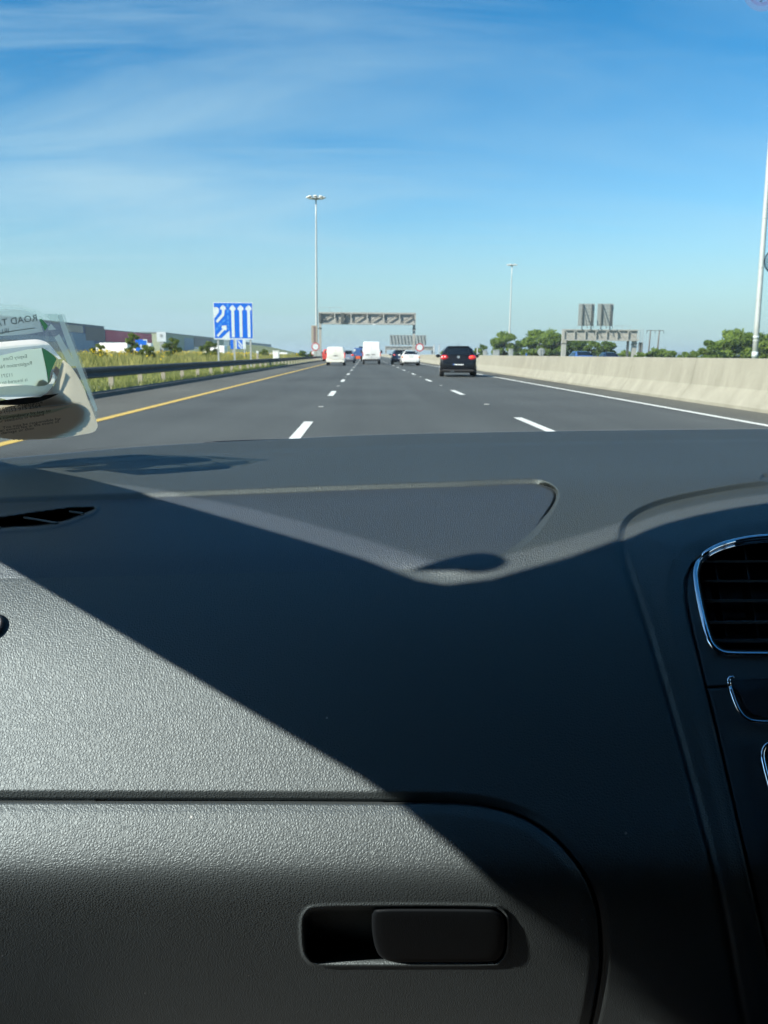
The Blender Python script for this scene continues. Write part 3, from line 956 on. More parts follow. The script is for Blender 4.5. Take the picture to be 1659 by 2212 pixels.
def plate(poly, lift, name, material, depth=0.006):
    o = np.array(poly, float)
    top = dash_point(o[:, 0], o[:, 1], lift); n = len(o)
    ctr = o.mean(0); o2 = ctr + (o - ctr) * 0.97
    top2 = dash_point(o2[:, 0], o2[:, 1], lift + 0.001)
    bot = dash_point(o[:, 0], o[:, 1], lift - depth)
    vv = np.vstack([bot, top, top2]); ff = []
    for i in range(2):
        for k in range(n):
            k2 = (k + 1) % n
            ff.append((i * n + k, i * n + k2, (i + 1) * n + k2, (i + 1) * n + k))
    ff.append(tuple(2 * n + k for k in range(n)))
    return MB().add(vv, ff).build(name, M[material], car, True, angle=40)


SW = smooth_poly([(1588, 1469), (1800, 1462), (1990, 1462), (1990, 1540), (1800, 1550), (1680, 1550), (1632, 1546), (1612, 1530), (1600, 1505)], 4, True)
sp = plate(SW, 0.002, 'switch_panel', 'black')
chrome_line([(1584, 1463), (1576, 1465), (1574, 1472), (1580, 1495), (1588, 1518), (1598, 1538), (1612, 1552), (1635, 1559), (1700, 1560), (1900, 1559)], parent=sp)
SW2 = smooth_poly([(1662, 1612), (1800, 1606), (1990, 1606), (1990, 1900), (1740, 1900), (1690, 1760), (1660, 1660)], 4, True)
sp2 = plate(SW2, 0.002, 'radio_panel', 'black')
chrome_line([(1680, 1602), (1660, 1606), (1650, 1616), (1647, 1634), (1652, 1660), (1660, 1690), (1680, 1760), (1720, 1900)], parent=sp2)

# round side vent, mostly out of the picture at the left
sv = base_pos(np.array([-24.]), np.array([1355.]))[0]; svn = plain_normal(np.array([-24.]), np.array([1355.]))[0]
tvec = np.cross(svn, [0, 0, 1.0]); tvec /= np.linalg.norm(tvec); uvec = np.cross(tvec, svn)
mb = MB()
loop = [sv + svn * 0.003 + (tvec * math.cos(g) + uvec * math.sin(g)) * 0.0115 for g in np.linspace(0, 2 * math.pi, 25)]
mb.tube(loop, 0.0022, 8, cap=False)
mb.add([sv + svn * 0.0015] + [p - svn * 0.002 for p in loop[:-1]], [(0, 1 + k, 1 + (k + 1) % 24) for k in range(24)])
mb.build('side_vent', M['black'], car, True)

# ---------------------------------------------------------- body round the cabin
CX = 0.40                      # the car's middle line


def side_x(z):
    return -0.62 + 0.35 * (z - EYE + 0.10)


def to_side(P):
    """follow the sunlight back from a dashboard point to the inner side of the car"""
    out = []
    for p in P:
        t = 0.3
        for _ in range(30):
            q_ = p + SUN * t
            t += (q_[0] - side_x(q_[2])) / -(SUN[0] - 0.35 * SUN[2])
        out.append(p + SUN * t)
    return np.array(out)


def to_roof(P, z):
    return np.array([p + SUN * ((z - p[2]) / SUN[2]) for p in P])


def off(p, k):
    return np.asarray(p) + SUN * k


ROOF = EYE + 0.31
up = np.array([(30, 1001), (180, 1032), (330, 1070), (480, 1112), (640, 1160), (800, 1212), (860, 1236), (905, 1253)], float)
hd = np.array([(965, 1262), (1040, 1257), (1130, 1230), (1230, 1202), (1340, 1168), (1450, 1126), (1550, 1103), (1659, 1086)], float)
lo = np.array([(0, 1215), (200, 1334), (400, 1454), (600, 1575), (780, 1682), (822, 1712), (868, 1745), (910, 1780), (960, 1820), (1020, 1873), (1080, 1924), (1140, 1972), (1200, 2020), (1265, 2072), (1310, 2110), (1370, 2160), (1430, 2212)], float)


def dense(p, step=9.0):
    out = [p[0]]
    for a_, b_ in zip(p[:-1], p[1:]):
        n_ = max(1, int(np.linalg.norm(b_ - a_) / step))
        out += [a_ + (b_ - a_) * k / n_ for k in range(1, n_ + 1)]
    return np.array(out)


lo = dense(lo)
Up = to_side(base_pos(up[:, 0], up[:, 1]))
Hd = to_roof(dash_point(hd[:, 0], hd[:, 1]), ROOF)
Lo = to_side(base_pos(lo[:, 0], lo[:, 1]))
# front edge of the pillar from its foot to the header, rear edge from its foot to the window frame's top
footF = np.array([side_x(EYE - 0.13) - 0.015, 1.03, EYE - 0.13]); footR = np.array([side_x(EYE - 0.13) - 0.01, 0.86, EYE - 0.13])
front_edge = np.vstack([[Up[0] + (Up[0] - Up[1]) * 0.8], Up, Hd[:1]])
kpk = int(np.argmax(Lo[:, 2]))
rear_edge = np.vstack([[footR], Lo[:kpk + 1]])
rear_end = Lo[-1] + (Lo[-1] - Lo[-2]) / np.linalg.norm(Lo[-1] - Lo[-2]) * 0.0
back_y = -0.95


def resample(P, n):
    d = np.concatenate([[0], np.cumsum(np.linalg.norm(np.diff(P, axis=0), axis=1))])
    s_ = np.linspace(0, d[-1], n)
    return np.stack([np.interp(s_, d, P[:, k]) for k in range(3)], -1)


def mirror(P):
    P = np.array(P, float); P[..., 0] = 2 * CX - P[..., 0]
    return P


def sheet(A, B, thick, name, material, flip=False):
    """skin between two curves, thickened away from the cabin"""
    n = len(A); A = np.asarray(A); B = np.asarray(B)
    A2 = A + thick; B2 = B + thick
    vv = np.vstack([A, B, A2, B2]); ff = []
    for i in range(n - 1):
        j = i + 1
        ff += [(i, j, n + j, n + i), (2 * n + i, 3 * n + i, 3 * n + j, 2 * n + j), (i, 2 * n + i, 2 * n + j, j), (n + i, n + j, 3 * n + j, 3 * n + i)]
    ff += [(0, n, 3 * n, 2 * n), (n - 1, 3 * n - 1, 4 * n - 1, 2 * n - 1)]
    return MB().add(vv, ff).build(name, M[material], car)


tk = SUN * 0.035
fe = resample(front_edge, 420); re_ = resample(rear_edge, 420)
sheet(fe, re_, tk, 'windscreen_pillar', 'lining')
tkR = tk * np.array([-1, 1, 1])
sheet(mirror(fe), mirror(re_), tkR, 'windscreen_pillar', 'lining')
# roof: from the header back; its left edge meets the window frame's top
hdr = np.vstack([Hd, [[CX, Hd[-1][1] + 0.035, ROOF + 0.01]]])
hdr = np.vstack([hdr, mirror(hdr[:-1][::-1])])
hr = resample(hdr, 40)
bk = hr.copy(); bk[:, 1] = back_y; bk[:, 0] = CX + (hr[:, 0] - CX) * 1.0
sheet(hr, bk, SUN * 0.05, 'roof', 'lining')
# rail between window top and roof edge
railt = np.array([Hd[0], [Hd[0][0], back_y, ROOF]]); railb = np.array([Lo[kpk], [Lo[kpk][0], back_y, Lo[kpk][2]]])
sheet(resample(railt, 4), resample(railb, 4), tk, 'roof_rail', 'lining')
sheet(mirror(resample(railt, 4)), mirror(resample(railb, 4)), tkR, 'roof_rail', 'lining')
belt = EYE - 0.54
for sgn in (0, 1):
    a = np.array([[-0.70, 0.86, EYE - 0.13], [-0.70, 0.74, belt + 0.02], [-0.70, 0.5, belt], [-0.70, back_y, belt]])
    b = a.copy(); b[:, 2] = 0.25; b[:, 0] = -0.66
    th = np.array([-0.12, 0, 0])
    if sgn:
        a, b, th = mirror(a), mirror(b), -th
    sheet(a, b, th, 'door', 'lining')
    pl = np.vstack([Lo[kpk:], [[side_x(belt), Lo[-1][1] - 0.06, belt - 0.02]]]); pr = pl.copy(); pr[:, 1] = -0.34
    pl = resample(pl, 240); pr = resample(pr, 240)
    th = SUN * 0.035
    if sgn:
        pl, pr, th = mirror(pl), mirror(pr), tkR
    sheet(pl, pr, th, 'door_pillar', 'lining')
for x0 in (-0.44, 0.66):            # front seats
    sm_ = MB(); sm_.box(x0, x0 + 0.52, -0.62, -0.10, 0.42, 0.60, 0.05)
    st = sm_.build('seat_cushion', M['lining'], car)
    sm_ = MB(); sm_.box(x0 + 0.02, x0 + 0.50, -0.72, -0.56, 0.58, EYE + 0.02, 0.06); sm_.build('seat_back', M['lining'], car)
    sm_ = MB(); sm_.box(x0 + 0.12, x0 + 0.40, -0.70, -0.59, EYE + 0.03, EYE + 0.22, 0.04); sm_.build('headrest', M['lining'], car)
for x0, x1 in ((-0.72, -0.69), (1.49, 1.52)):      # rear doors
    MB().box(x0, x1, back_y, -0.30, 0.25, EYE + 0.2).build('rear_door', M['lining'], car)
MB().box(-0.80, 1.60, back_y - 0.05, back_y, 0.25, ROOF + 0.03).build('rear_bulkhead', M['lining'], car)
MB().box(-0.74, 1.54, back_y, 1.30, 0.20, 0.25).build('floor_pan', M['lining'], car)
MB().box(-0.74, 1.54, 1.30, 1.34, 0.25, EYE - 0.20).build('firewall', M['lining'], car)
# outer side of the front wing and the bonnet, below the line of sight
bon = []
for y, z in ((1.24, EYE - 0.185), (1.6, EYE - 0.235), (2.0, EYE - 0.31), (2.25, EYE - 0.40), (2.33, EYE - 0.55), (2.34, EYE - 0.8)):
    for x in np.linspace(-0.45, 1.25, 9):
        bon.append((x, y - 0.12 * ((x - CX) / 0.85) ** 2, z - 0.05 * ((x - CX) / 0.85) ** 4))
mb = MB(); mb.add(bon, [(r * 9 + c, r * 9 + c + 1, (r + 1) * 9 + c + 1, (r + 1) * 9 + c) for r in range(5) for c in range(8)])
mb.build('bonnet', M['body_in'], car, True)

# unseen blocker added near the header corner, shaped to shade the airbag cover
vc = smooth_poly([(884, 1231), (935, 1217), (985, 1202), (1035, 1193), (1072, 1198), (1098, 1212), (1088, 1226), (1062, 1236), (1030, 1240), (985, 1236), (935, 1235)], 3, True)
vp0 = to_roof(base_pos(vc[:, 0], vc[:, 1]), ROOF - 0.022)
nv_ = len(vp0)
MB().add(np.vstack([vp0, vp0 + SUN * 0.012]), [tuple(range(nv_)), tuple(range(nv_, 2 * nv_))] + [(i, (i + 1) % nv_, nv_ + (i + 1) % nv_, nv_ + i) for i in range(nv_)]).build('shade_blocker', M['lining'], car)

# windscreen: from the cowl line up to the header
wc = np.linspace(-260, 2300, 60)
wb = base_pos(wc, kf['cowl'](wc) + 1.0) + np.array([0, 0.012, -0.003])
hx = np.interp(np.linspace(0, 1, 60), np.linspace(0, 1, 40), hr[:, 0]); hy = np.interp(np.linspace(0, 1, 60), np.linspace(0, 1, 40), hr[:, 1]); hz = np.interp(np.linspace(0, 1, 60), np.linspace(0, 1, 40), hr[:, 2])
wt = np.stack([hx, hy + 0.02, hz + 0.01], -1)
NT = 14
WS = np.array([[wb[i] * (1 - t) + wt[i] * t + np.array([0, 0.02, 0.035]) * math.sin(math.pi * t) for i in range(60)] for t in np.linspace(0, 1, NT)])
idx = np.arange(NT * 60).reshape(NT, 60)
wq = np.stack([idx[:-1, :-1], idx[:-1, 1:], idx[1:, 1:], idx[1:, :-1]], -1).reshape(-1, 4)
wn_ = np.array([0, 0.5, 0.83]) * 0.005
ws2 = np.vstack([WS.reshape(-1, 3) + wn_ * k for k in (0, 0.42, 0.46, 0.54, 0.58, 1.0)])        # laminated: glass, film, glass
raw_mesh('windscreen', ws2, np.vstack([wq, wq[:, ::-1] + NT * 60, wq + 2 * NT * 60, wq[:, ::-1] + 3 * NT * 60, wq + 4 * NT * 60, wq[:, ::-1] + 5 * NT * 60]), M['pane'], car)


tri_ = np.vstack([wq[:, [0, 1, 2]], wq[:, [0, 2, 3]]])
T0 = ws2[tri_[:, 0]]; TE1 = ws2[tri_[:, 1]] - T0; TE2 = ws2[tri_[:, 2]] - T0


def on_screen(col, row, inset=0.004):
    """point on the inside of the windscreen seen at a picture position"""
    d = ray(float(col), float(row)); d = d / np.linalg.norm(d)
    h_ = np.cross(d, TE2); det = (TE1 * h_).sum(1); det = np.where(abs(det) < 1e-12, 1e-12, det)
    s0 = EYEV - T0
    u_ = (s0 * h_).sum(1) / det
    q_ = np.cross(s0, TE1); v_ = (q_ @ d) / det; t_ = (TE2 * q_).sum(1) / det
    ok = (u_ > -1e-6) & (v_ > -1e-6) & (u_ + v_ < 1 + 1e-6) & (t_ > 0.05)
    if not ok.any():
        return None
    return EYEV + d * (t_[ok].min() - inset)


# dotted black band at the foot of the windscreen
mb = MB()
for i in range(7):
    for c0 in np.arange(-90, 640 - 40 * i, 5.2):
        r0 = float(kf['cowl'](np.array([c0]))[0]) - 1.5 - i * 2.9
        size = 0.00105 * (1 - i / 8.5) * (1.0 if c0 < 120 else max(0.0, 1 - (c0 - 120) / 520))
        if size < 0.0002 or c0 > 160 and i > 1: continue
        p = on_screen(c0 + (2.6 if i % 2 else 0), r0, 0.0015)
        if p is None: continue
        mb.add([p + np.array([math.cos(g) * size, 0.83 * math.sin(g) * size, -0.5 * math.sin(g) * size]) for g in np.linspace(0, 2 * math.pi, 9)[:-1]], [tuple(range(8))])
if mb.v:
    mb.build('frit_band', M['frit'], car)
# dust and fly specks on the glass
mb = MB(); r_ = np.random.default_rng(31)
for _ in range(70):
    p = on_screen(r_.uniform(0, 1650), r_.uniform(40, 900), 0.0012)
    if p is None: continue
    size = r_.uniform(0.00018, 0.00045)
    k0 = r_.uniform(0.6, 1.6)
    mb.add([p + np.array([math.cos(g) * size * k0, 0.83 * math.sin(g) * size, -0.5 * math.sin(g) * size]) for g in np.linspace(0, 2 * math.pi, 7)[:-1]], [tuple(range(6))])
mb.build('dust_speck', M['speck'], car)['kind'] = 'stuff'
# wiper blade tip showing over the cowl
a = base_pos(np.array([440.]), np.array([960.]))[0] + np.array([0.0, 0.10, 0.010])
wp = [at(441, 957.5, 1.30), at(470, 957.0, 1.30), at(520, 955.5, 1.30), at(640, 952, 1.305)]
MB().tube(wp, [0.0015, 0.003, 0.0035, 0.0035], 6).build('wiper', M['frit'], car, True)

# ================================================================== ITEMS ON THE WINDSCREEN
def glass_pts(poly, inset):
    out = []
    for c, r in poly:
        p = on_screen(c, r, inset)
        if p is None:
            # beyond the pane: extend by linear continuation of depth
            p = at(np.array(c), np.array(r), on_screen(max(c, -20), r, inset)[1] if on_screen(max(c, -20), r, inset) is not None else 0.8)
        out.append(p)
    return np.array(out)


def glass_sheet(poly, inset, name, material, parent, thick=0.0006, curl=None):
    """a flat leaf lying on the inside of the windscreen; curl(col,row) adds to its distance from the glass"""
    bm = bmesh.new()
    vs = [bm.verts.new((c, r, 0)) for c, r in poly]
    bm.faces.new(vs)
    bmesh.ops.triangulate(bm, faces=bm.faces[:], quad_method='BEAUTY', ngon_method='BEAUTY')
    for _ in range(3):
        long = [e for e in bm.edges if e.calc_length() > 16]
        if not long: break
        bmesh.ops.subdivide_edges(bm, edges=long, cuts=1)
        bmesh.ops.triangulate(bm, faces=bm.faces[:])
    bm.verts.index_update()
    vv = []; n_ = len(bm.verts)
    pts2 = [(v.co.x, v.co.y) for v in bm.verts]
    for th in (0.0, thick):
        for c, r in pts2:
            ex = curl(c, r) if curl else 0.0
            vv.append(glass_pts([(c, r)], inset + ex + th)[0])
    ff = []
    for f in bm.faces:
        a = [v.index for v in f.verts]
        ff.append(tuple(a)); ff.append(tuple(i + n_ for i in a[::-1]))
    for e in bm.edges:
        if len(e.link_faces) == 1:
            a, b = e.verts[0].index, e.verts[1].index
            ff.append((a, b, b + n_, a + n_))
    bm.free()
    return MB().add(vv, ff).build(name, M[material], parent, True, angle=35)


def glass_text(txt, c0, r0, size, ang, inset, material, parent, mirrored=False, squash=1.0, name='lettering'):
    """text laid on the windscreen: starts at (c0,r0) in the picture"""
    cu_ = bpy.data.curves.new('t', 'FONT'); cu_.body = txt; cu_.size = 1.0; cu_.resolution_u = 2
    ob = bpy.data.objects.new('t', cu_); COL.objects.link(ob)
    bpy.context.view_layer.update()
    me = bpy.data.meshes.new_from_object(ob.evaluated_get(bpy.context.evaluated_depsgraph_get()))
    bpy.data.objects.remove(ob)
    ca, sa = math.cos(R(ang)), math.sin(R(ang))
    wd = max((v.co.x for v in me.vertices), default=0)
    vv = []
    for v in me.vertices:
        x = (wd - v.co.x if mirrored else v.co.x) * size; y = v.co.y * size * squash
        vv.append(glass_pts([(c0 + x * ca + y * sa, r0 + x * sa - y * ca)], inset)[0])
    ff = [tuple(p.vertices) for p in me.polygons]
    bpy.data.meshes.remove(me)
    return MB().add(vv, ff).build(name, M[material], parent, fix=False)


holder = thing('document_holder', 'clear plastic document holder with curled beige card stuck inside the windscreen', 'document holder')
# clear plastic pouch behind everything
pouch = [(-160, 690)] + [tuple(p) for p in smooth_poly([(-120, 676), (-40, 660), (30, 657), (85, 672), (112, 696)], 4)] + [(125, 700), (131, 678), (140, 680), (160, 735), (185, 800), (207, 870), (213, 900), (190, 930), (100, 948), (-160, 958)]
glass_sheet(pouch, 0.004, 'plastic_sleeve', 'film', holder)
# folded bright edge of the pouch at its right
glass_sheet([(124, 681), (133, 678), (150, 722), (172, 780), (196, 845), (211, 885), (206, 890), (188, 848), (160, 782), (138, 724)], 0.0055, 'sleeve_edge', 'film_milky', holder)
glass_sheet([(103, 713), (110, 699), (121, 712)], 0.0055, 'sleeve_tab', 'film_milky', holder)
glass_sheet([(118, 728), (128, 722), (165, 790), (150, 792)], 0.0060, 'sleeve_fold', 'film_milky', holder)
# printed disc in its upper part, read from behind
glass_sheet([(-150, 700)] + [tuple(p) for p in smooth_poly([(-90, 690), (-40, 676), (10, 668), (60, 672), (78, 684)], 4)] + [(84, 690), (93, 716), (60, 722), (-60, 730), (-150, 742)], 0.0065, 'paper_disc', 'film_milky', holder)
glass_sheet([(85, 690), (90, 689), (104, 704), (97, 715)], 0.0068, 'green_edge', 'green_paper', holder)
glass_text('ROAD TAX', -24, 708, 21, -8, 0.0085, 'ink_soft', holder, True)
glass_text('IRL', 1, 722, 15, -8, 0.0085, 'ink_soft', holder, True)
glass_sheet([(-100, 728.0), (0, 718.5), (75, 707.5), (75, 709), (0, 720.2), (-100, 730)], 0.0085, 'printed_rule', 'ink_soft', holder)
# pocket: pale slip seen through the window, white lip above and white paper below
lip_u = [tuple(p) for p in smooth_poly([(-150, 752), (-60, 745), (0, 739), (60, 734), (85, 734), (105, 742), (122, 762), (133, 775)], 4)]
lip_l = [tuple(p) for p in smooth_poly([(127, 776), (112, 764), (98, 755), (86, 751), (50, 757), (0, 768), (-60, 780), (-150, 796)], 4)]
glass_sheet(lip_u + lip_l, 0.013, 'paper_lip', 'white_paper', holder, curl=lambda c, r: 0.0006 * max(0, 796 - r))
glass_sheet([(-150, 792), (0, 766), (50, 756), (90, 752), (100, 800), (106, 840), (60, 838), (-150, 846)], 0.008, 'paper_slip', 'slip_paper', holder)
glass_sheet([(90, 752), (100, 756), (116, 768), (122, 776), (108, 806), (106, 834), (102, 806)], 0.0085, 'green_edge', 'green_paper', holder)
for t_, c_, r_, sz in (('Insurance Policy', -28, 764, 11), ('Expiry Date', 7, 779, 11), ('Registration No.', -6, 797, 11.5), ('is insured to drive', -20, 833, 11), ('11271', 4, 816, 11)):
    glass_text(t_, c_, r_, sz, -7, 0.0098, 'ink_pale', holder, True)
wl_u = [tuple(p) for p in smooth_poly([(-150, 838), (-60, 840), (0, 829), (60, 832), (90, 834), (108, 826), (115, 805), (118, 812)], 4)]
wl_l = [tuple(p) for p in smooth_poly([(118, 825), (108, 842), (90, 856), (70, 865), (45, 868), (20, 865), (0, 860), (-60, 852), (-150, 850)], 4)]
glass_sheet(wl_u + wl_l, 0.016, 'folded_paper', 'white_paper', holder, curl=lambda c, r: 0.0009 * max(0, 868 - r) - 0.008)
glass_sheet([(113, 801), (119, 808), (124, 816), (118, 825), (114, 815)], 0.030, 'folded_corner', 'white_paper', holder)
# serrated disc behind the card (towards the glass); it shades the card's lower part
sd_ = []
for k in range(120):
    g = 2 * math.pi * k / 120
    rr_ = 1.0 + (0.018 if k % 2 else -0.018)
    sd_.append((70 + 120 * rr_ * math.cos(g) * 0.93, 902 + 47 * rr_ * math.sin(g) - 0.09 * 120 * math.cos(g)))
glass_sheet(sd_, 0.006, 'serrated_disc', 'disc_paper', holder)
# small dark slips behind the upper part of the card
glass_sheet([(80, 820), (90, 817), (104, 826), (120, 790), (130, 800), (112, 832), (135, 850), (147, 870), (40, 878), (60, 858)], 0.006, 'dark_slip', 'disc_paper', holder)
# beige card with wavy top, a slit and the rounded right corner
card_curl = lambda c, r: 0.0015 * math.sin((r - 780) / 26.) + 0.004 * float(1 - sstep(r, 846, 884)) * float(1 - sstep(c, 118, 150))
card = [(-150, 872)] + [tuple(p) for p in smooth_poly([(-150, 872), (-60, 866), (0, 866), (40, 872), (75, 868), (98, 856), (112, 840), (122, 820), (133, 778 + 8), (137, 778), (142, 782)], 4)] + \
       [tuple(p) for p in smooth_poly([(142, 782), (150, 788), (165, 808), (180, 835), (190, 862), (199, 885), (208, 908), (211, 918), (209, 926), (200, 934), (170, 940), (130, 946), (90, 949), (40, 949), (-10, 944), (-80, 934), (-150, 925)], 4)]
glass_sheet(card, 0.012, 'beige_card', 'beige_card', holder, curl=card_curl)
glass_sheet([(-150, 873)] + [tuple(p) for p in smooth_poly([(-60, 868), (0, 867), (40, 871), (80, 867), (128, 850)], 4)] + [tuple(p) for p in smooth_poly([(128, 850), (100, 863), (70, 871), (30, 875), (-40, 876), (-150, 884)], 4)], 0.0135, 'dark_slot', 'ink', holder, curl=card_curl)
glass_sheet([(-150, 902), (0, 898), (60, 892), (110, 885), (150, 877), (172, 873), (140, 883), (112, 892), (60, 900), (0, 908), (-150, 914)], 0.0135, 'window_strip', 'slip_paper', holder, curl=card_curl)
glass_sheet([(-150, 888), (0, 886), (90, 877), (177, 869), (177, 871), (90, 880), (0, 890), (-150, 892)], 0.0138, 'card_crease', 'white_paper', holder, curl=card_curl)
for t_, c_, r_, sz in (('Emergency Assistance', -26, 919, 17.0), ('+353 (0)53 915 2564', -27, 928, 16.0), ('It is compulsory by law to', -16, 947 - 17, 15.4)):
    pass
TL = [('Emergency Assistance', -24, 889.5, 15.4), ('+353 (0)53 915 2564', -22, 896.5, 15.2), ('It is compulsory by law to', -14, 908.5, 13.9), ('wear seatbelts in Ireland', -16, 915.5, 13.3),
      ('You may be responsible for', 6, 926.5, 13.3), ('an excess fee in the event of', 0, 933.0, 13.0), ('damage or then', 3, 938.5, 13.2)]
for t_, c_, r_, sz in TL:
    glass_text(t_, c_, r_, sz * 0.86, -9.0, 0.0150, 'ink', holder, False, 0.72)
for o_ in list(holder.children):
    pass

st = thing('round_sticker', 'round translucent sticker with a pink ring high on the windscreen', 'sticker')
ck = lambda cx, cy, rr_, n=48: [(cx + rr_ * math.cos(2 * math.pi * k / n), cy + rr_ * math.sin(2 * math.pi * k / n)) for k in range(n)]
glass_sheet(ck(1645, -14, 39), 0.003, 'sticker_base', 'sticker', st)
ring_o = ck(1645, -17, 30); ring_i = ck(1645, -17, 22)
for k in range(1):
    mb = MB(); a = glass_pts(ring_o, 0.0042); b = glass_pts(ring_i, 0.0042)
    mb.add(np.vstack([a, b]), [(i, (i + 1) % 48, 48 + (i + 1) % 48, 48 + i) for i in range(48)])
    mb.build('printed_ring', M['sticker_red'], st, fix=False)
glass_text('S', 1640, 4, 16, 0, 0.0045, 'ink_soft', st, False)

cup = thing('suction_cup', 'grey clear suction cup on the windscreen, half out of view', 'suction cup')
a = glass_pts(ck(1678, 566, 27, 40), 0.003); b = glass_pts(ck(1678, 566, 22, 40), 0.007); c = glass_pts(ck(1678, 566, 12, 40), 0.012)
mb = MB(); mb.add(np.vstack([a, b, c]), [(i, (i + 1) % 40, 40 + (i + 1) % 40, 40 + i) for i in range(40)] + [(40 + i, 40 + (i + 1) % 40, 80 + (i + 1) % 40, 80 + i) for i in range(40)] + [tuple(range(80, 120))])
mb.build('rubber_disc', M['rubber_clear'], cup, True)
mb = MB(); mb.tube(list(a) + [a[0]], 0.0009, 6, cap=False); mb.build('rim', M['rubber_clear'], cup, True)

# ================================================================== ROAD AND GROUND
FAR = 900.0


def strip(name, x0, x1, z, y0, y1, material, parent=None, kind='structure', n=60, edges=None):
    ys = np.concatenate([np.linspace(y0, min(y1, 200), n), np.linspace(200, y1, 12)[1:]]) if y1 > 200 else np.linspace(y0, y1, n)
    v = []; f = []
    for y in ys:
        v += [(x0, y, z), (x1, y, z)]
    for i in range(len(ys) - 1):
        f.append((2 * i, 2 * i + 1, 2 * i + 3, 2 * i + 2))
    o = MB().add(v, f).build(name, M[material], parent, fix=False)
    if kind and parent is None: o['kind'] = kind
    return o


# one sheet to the horizon
MB().add([(-5000, -300, -0.06), (5000, -300, -0.06), (5000, 6000, -0.06), (-5000, 6000, -0.06)], [(0, 1, 2, 3)]).build('ground', M['field'], fix=False)['kind'] = 'structure'
road = strip('road', -4.45, 6.62, 0.004, -40, FAR, 'asphalt')
strip('hard_shoulder', -6.55, -4.30, 0.000, -40, FAR, 'shoulder')
strip('inner_verge_strip', 6.48, 8.2, 0.000, -40, FAR, 'shoulder')
strip('opposite_road', 8.7, 26.0, -0.02, -40, FAR, 'asphalt')
yl = strip('edge_line', -4.44, -4.27, 0.009, -40, FAR, 'yellow_line', road)
wl_ = strip('edge_line', 6.42, 6.58, 0.009, -40, FAR, 'white_line', road)
for xk, c0 in ((-0.92, 12.25), (2.71, 13.4)):
    k = -1
    while True:
        y = c0 + 11.38 * k
        if y > 300: break
        strip('lane_mark', xk - 0.075, xk + 0.075, 0.009, y - 1.45, y + 1.45, 'white_line', road, n=2)
        sy = y + 5.3
        if 5 < sy < 70:
            MB().box(xk - 0.05, xk + 0.05, sy - 0.05, sy + 0.05, 0.006, 0.022, 0.004).build('road_stud', M['stud'], road)
        k += 1

kerb = MB()
kerb.prism([(-6.78, 0.0), (-6.50, 0.0), (-6.53, 0.10), (-6.78, 0.12)], 'y', -40, 420)
kerb.build('kerb', M['kerb'])['kind'] = 'structure'


def verge_z(x):
    d = -x
    return np.interp(d, [6.7, 7.6, 9.0, 12.0, 16.0, 30.0, 80.0, 200.0], [0.06, 0.04, 0.02, 0.10, 0.30, 0.42, 0.40, 0.2])


def verge():
    xs = np.array([-6.72, -7.2, -8, -9, -10.5, -12, -14, -16, -20, -26, -34, -50, -80, -140, -200])
    ys = np.concatenate([np.arange(-30, 200, 4.), np.arange(200, 700, 25.)])
    X, Y = np.meshgrid(xs, ys)
    Z = verge_z(X) + 0.05 * np.sin(Y * 0.13 + X) * (X < -9) + 0.06 * np.sin(Y * 0.051 + 0.3 * X) * (X < -9)
    idx = np.arange(X.size).reshape(X.shape)
    q_ = np.stack([idx[:-1, :-1], idx[:-1, 1:], idx[1:, 1:], idx[1:, :-1]], -1).reshape(-1, 4)
    o = raw_mesh('grass_verge', np.stack([X, Y, Z], -1).reshape(-1, 3), q_, M['grass_ground'])
    o['kind'] = 'structure'


verge()


def blades(n, xr, yr, hfun, wfun, xpow=1.0, ypow=1.6):
    """random upright blades as triangles on the verge"""
    y = yr[0] + (yr[1] - yr[0]) * rng.random(n) ** ypow
    x = xr[0] + (xr[1] - xr[0]) * rng.random(n) ** xpow
    h = hfun(x, y, n); wd = wfun(x, y, n)
    z = verge_z(x)
    g = rng.random(n) * 2 * np.pi; lean = rng.normal(0, 0.28, (n, 2))
    a = np.stack([x - np.cos(g) * wd, y - np.sin(g) * wd, z - 0.02], -1)
    b = np.stack([x + np.cos(g) * wd, y + np.sin(g) * wd, z - 0.02], -1)
    c = np.stack([x + lean[:, 0] * h, y + lean[:, 1] * h, z + h], -1)
    V = np.stack([a, b, c], 1).reshape(-1, 3)
    return V, np.arange(3 * n).reshape(n, 3)


V1, F1 = blades(26000, (-6.8, -13), (10, 75), lambda x, y, n: 0.05 + 0.10 * rng.random(n) + 0.10 * (x > -7.3), lambda x, y, n: 0.006 + 0.00035 * y)
g_ = raw_mesh('grass', V1, F1, M['grass'], smooth=False); tag(g_, 'short yellow green grass between the kerb and the crash barrier', 'grass', kind='stuff')


def weed_h(x, y, n):
    clump = 0.5 + 0.5 * np.sin(x * 1.3 + y * 0.21) * np.sin(y * 0.43 - x * 0.7)
    return (0.28 + 0.50 * rng.random(n) * (0.5 + clump)) * np.interp(-x, [11, 15], [0.5, 1.0])


V2, F2 = blades(60000, (-11.5, -45), (24, 190), weed_h, lambda x, y, n: 0.012 + 0.00050 * y, 1.3, 1.5)
g_ = raw_mesh('tall_weeds', V2, F2, M['weeds'], smooth=False); tag(g_, 'tall yellow green weeds on the bank behind the crash barrier', 'weeds', kind='stuff')


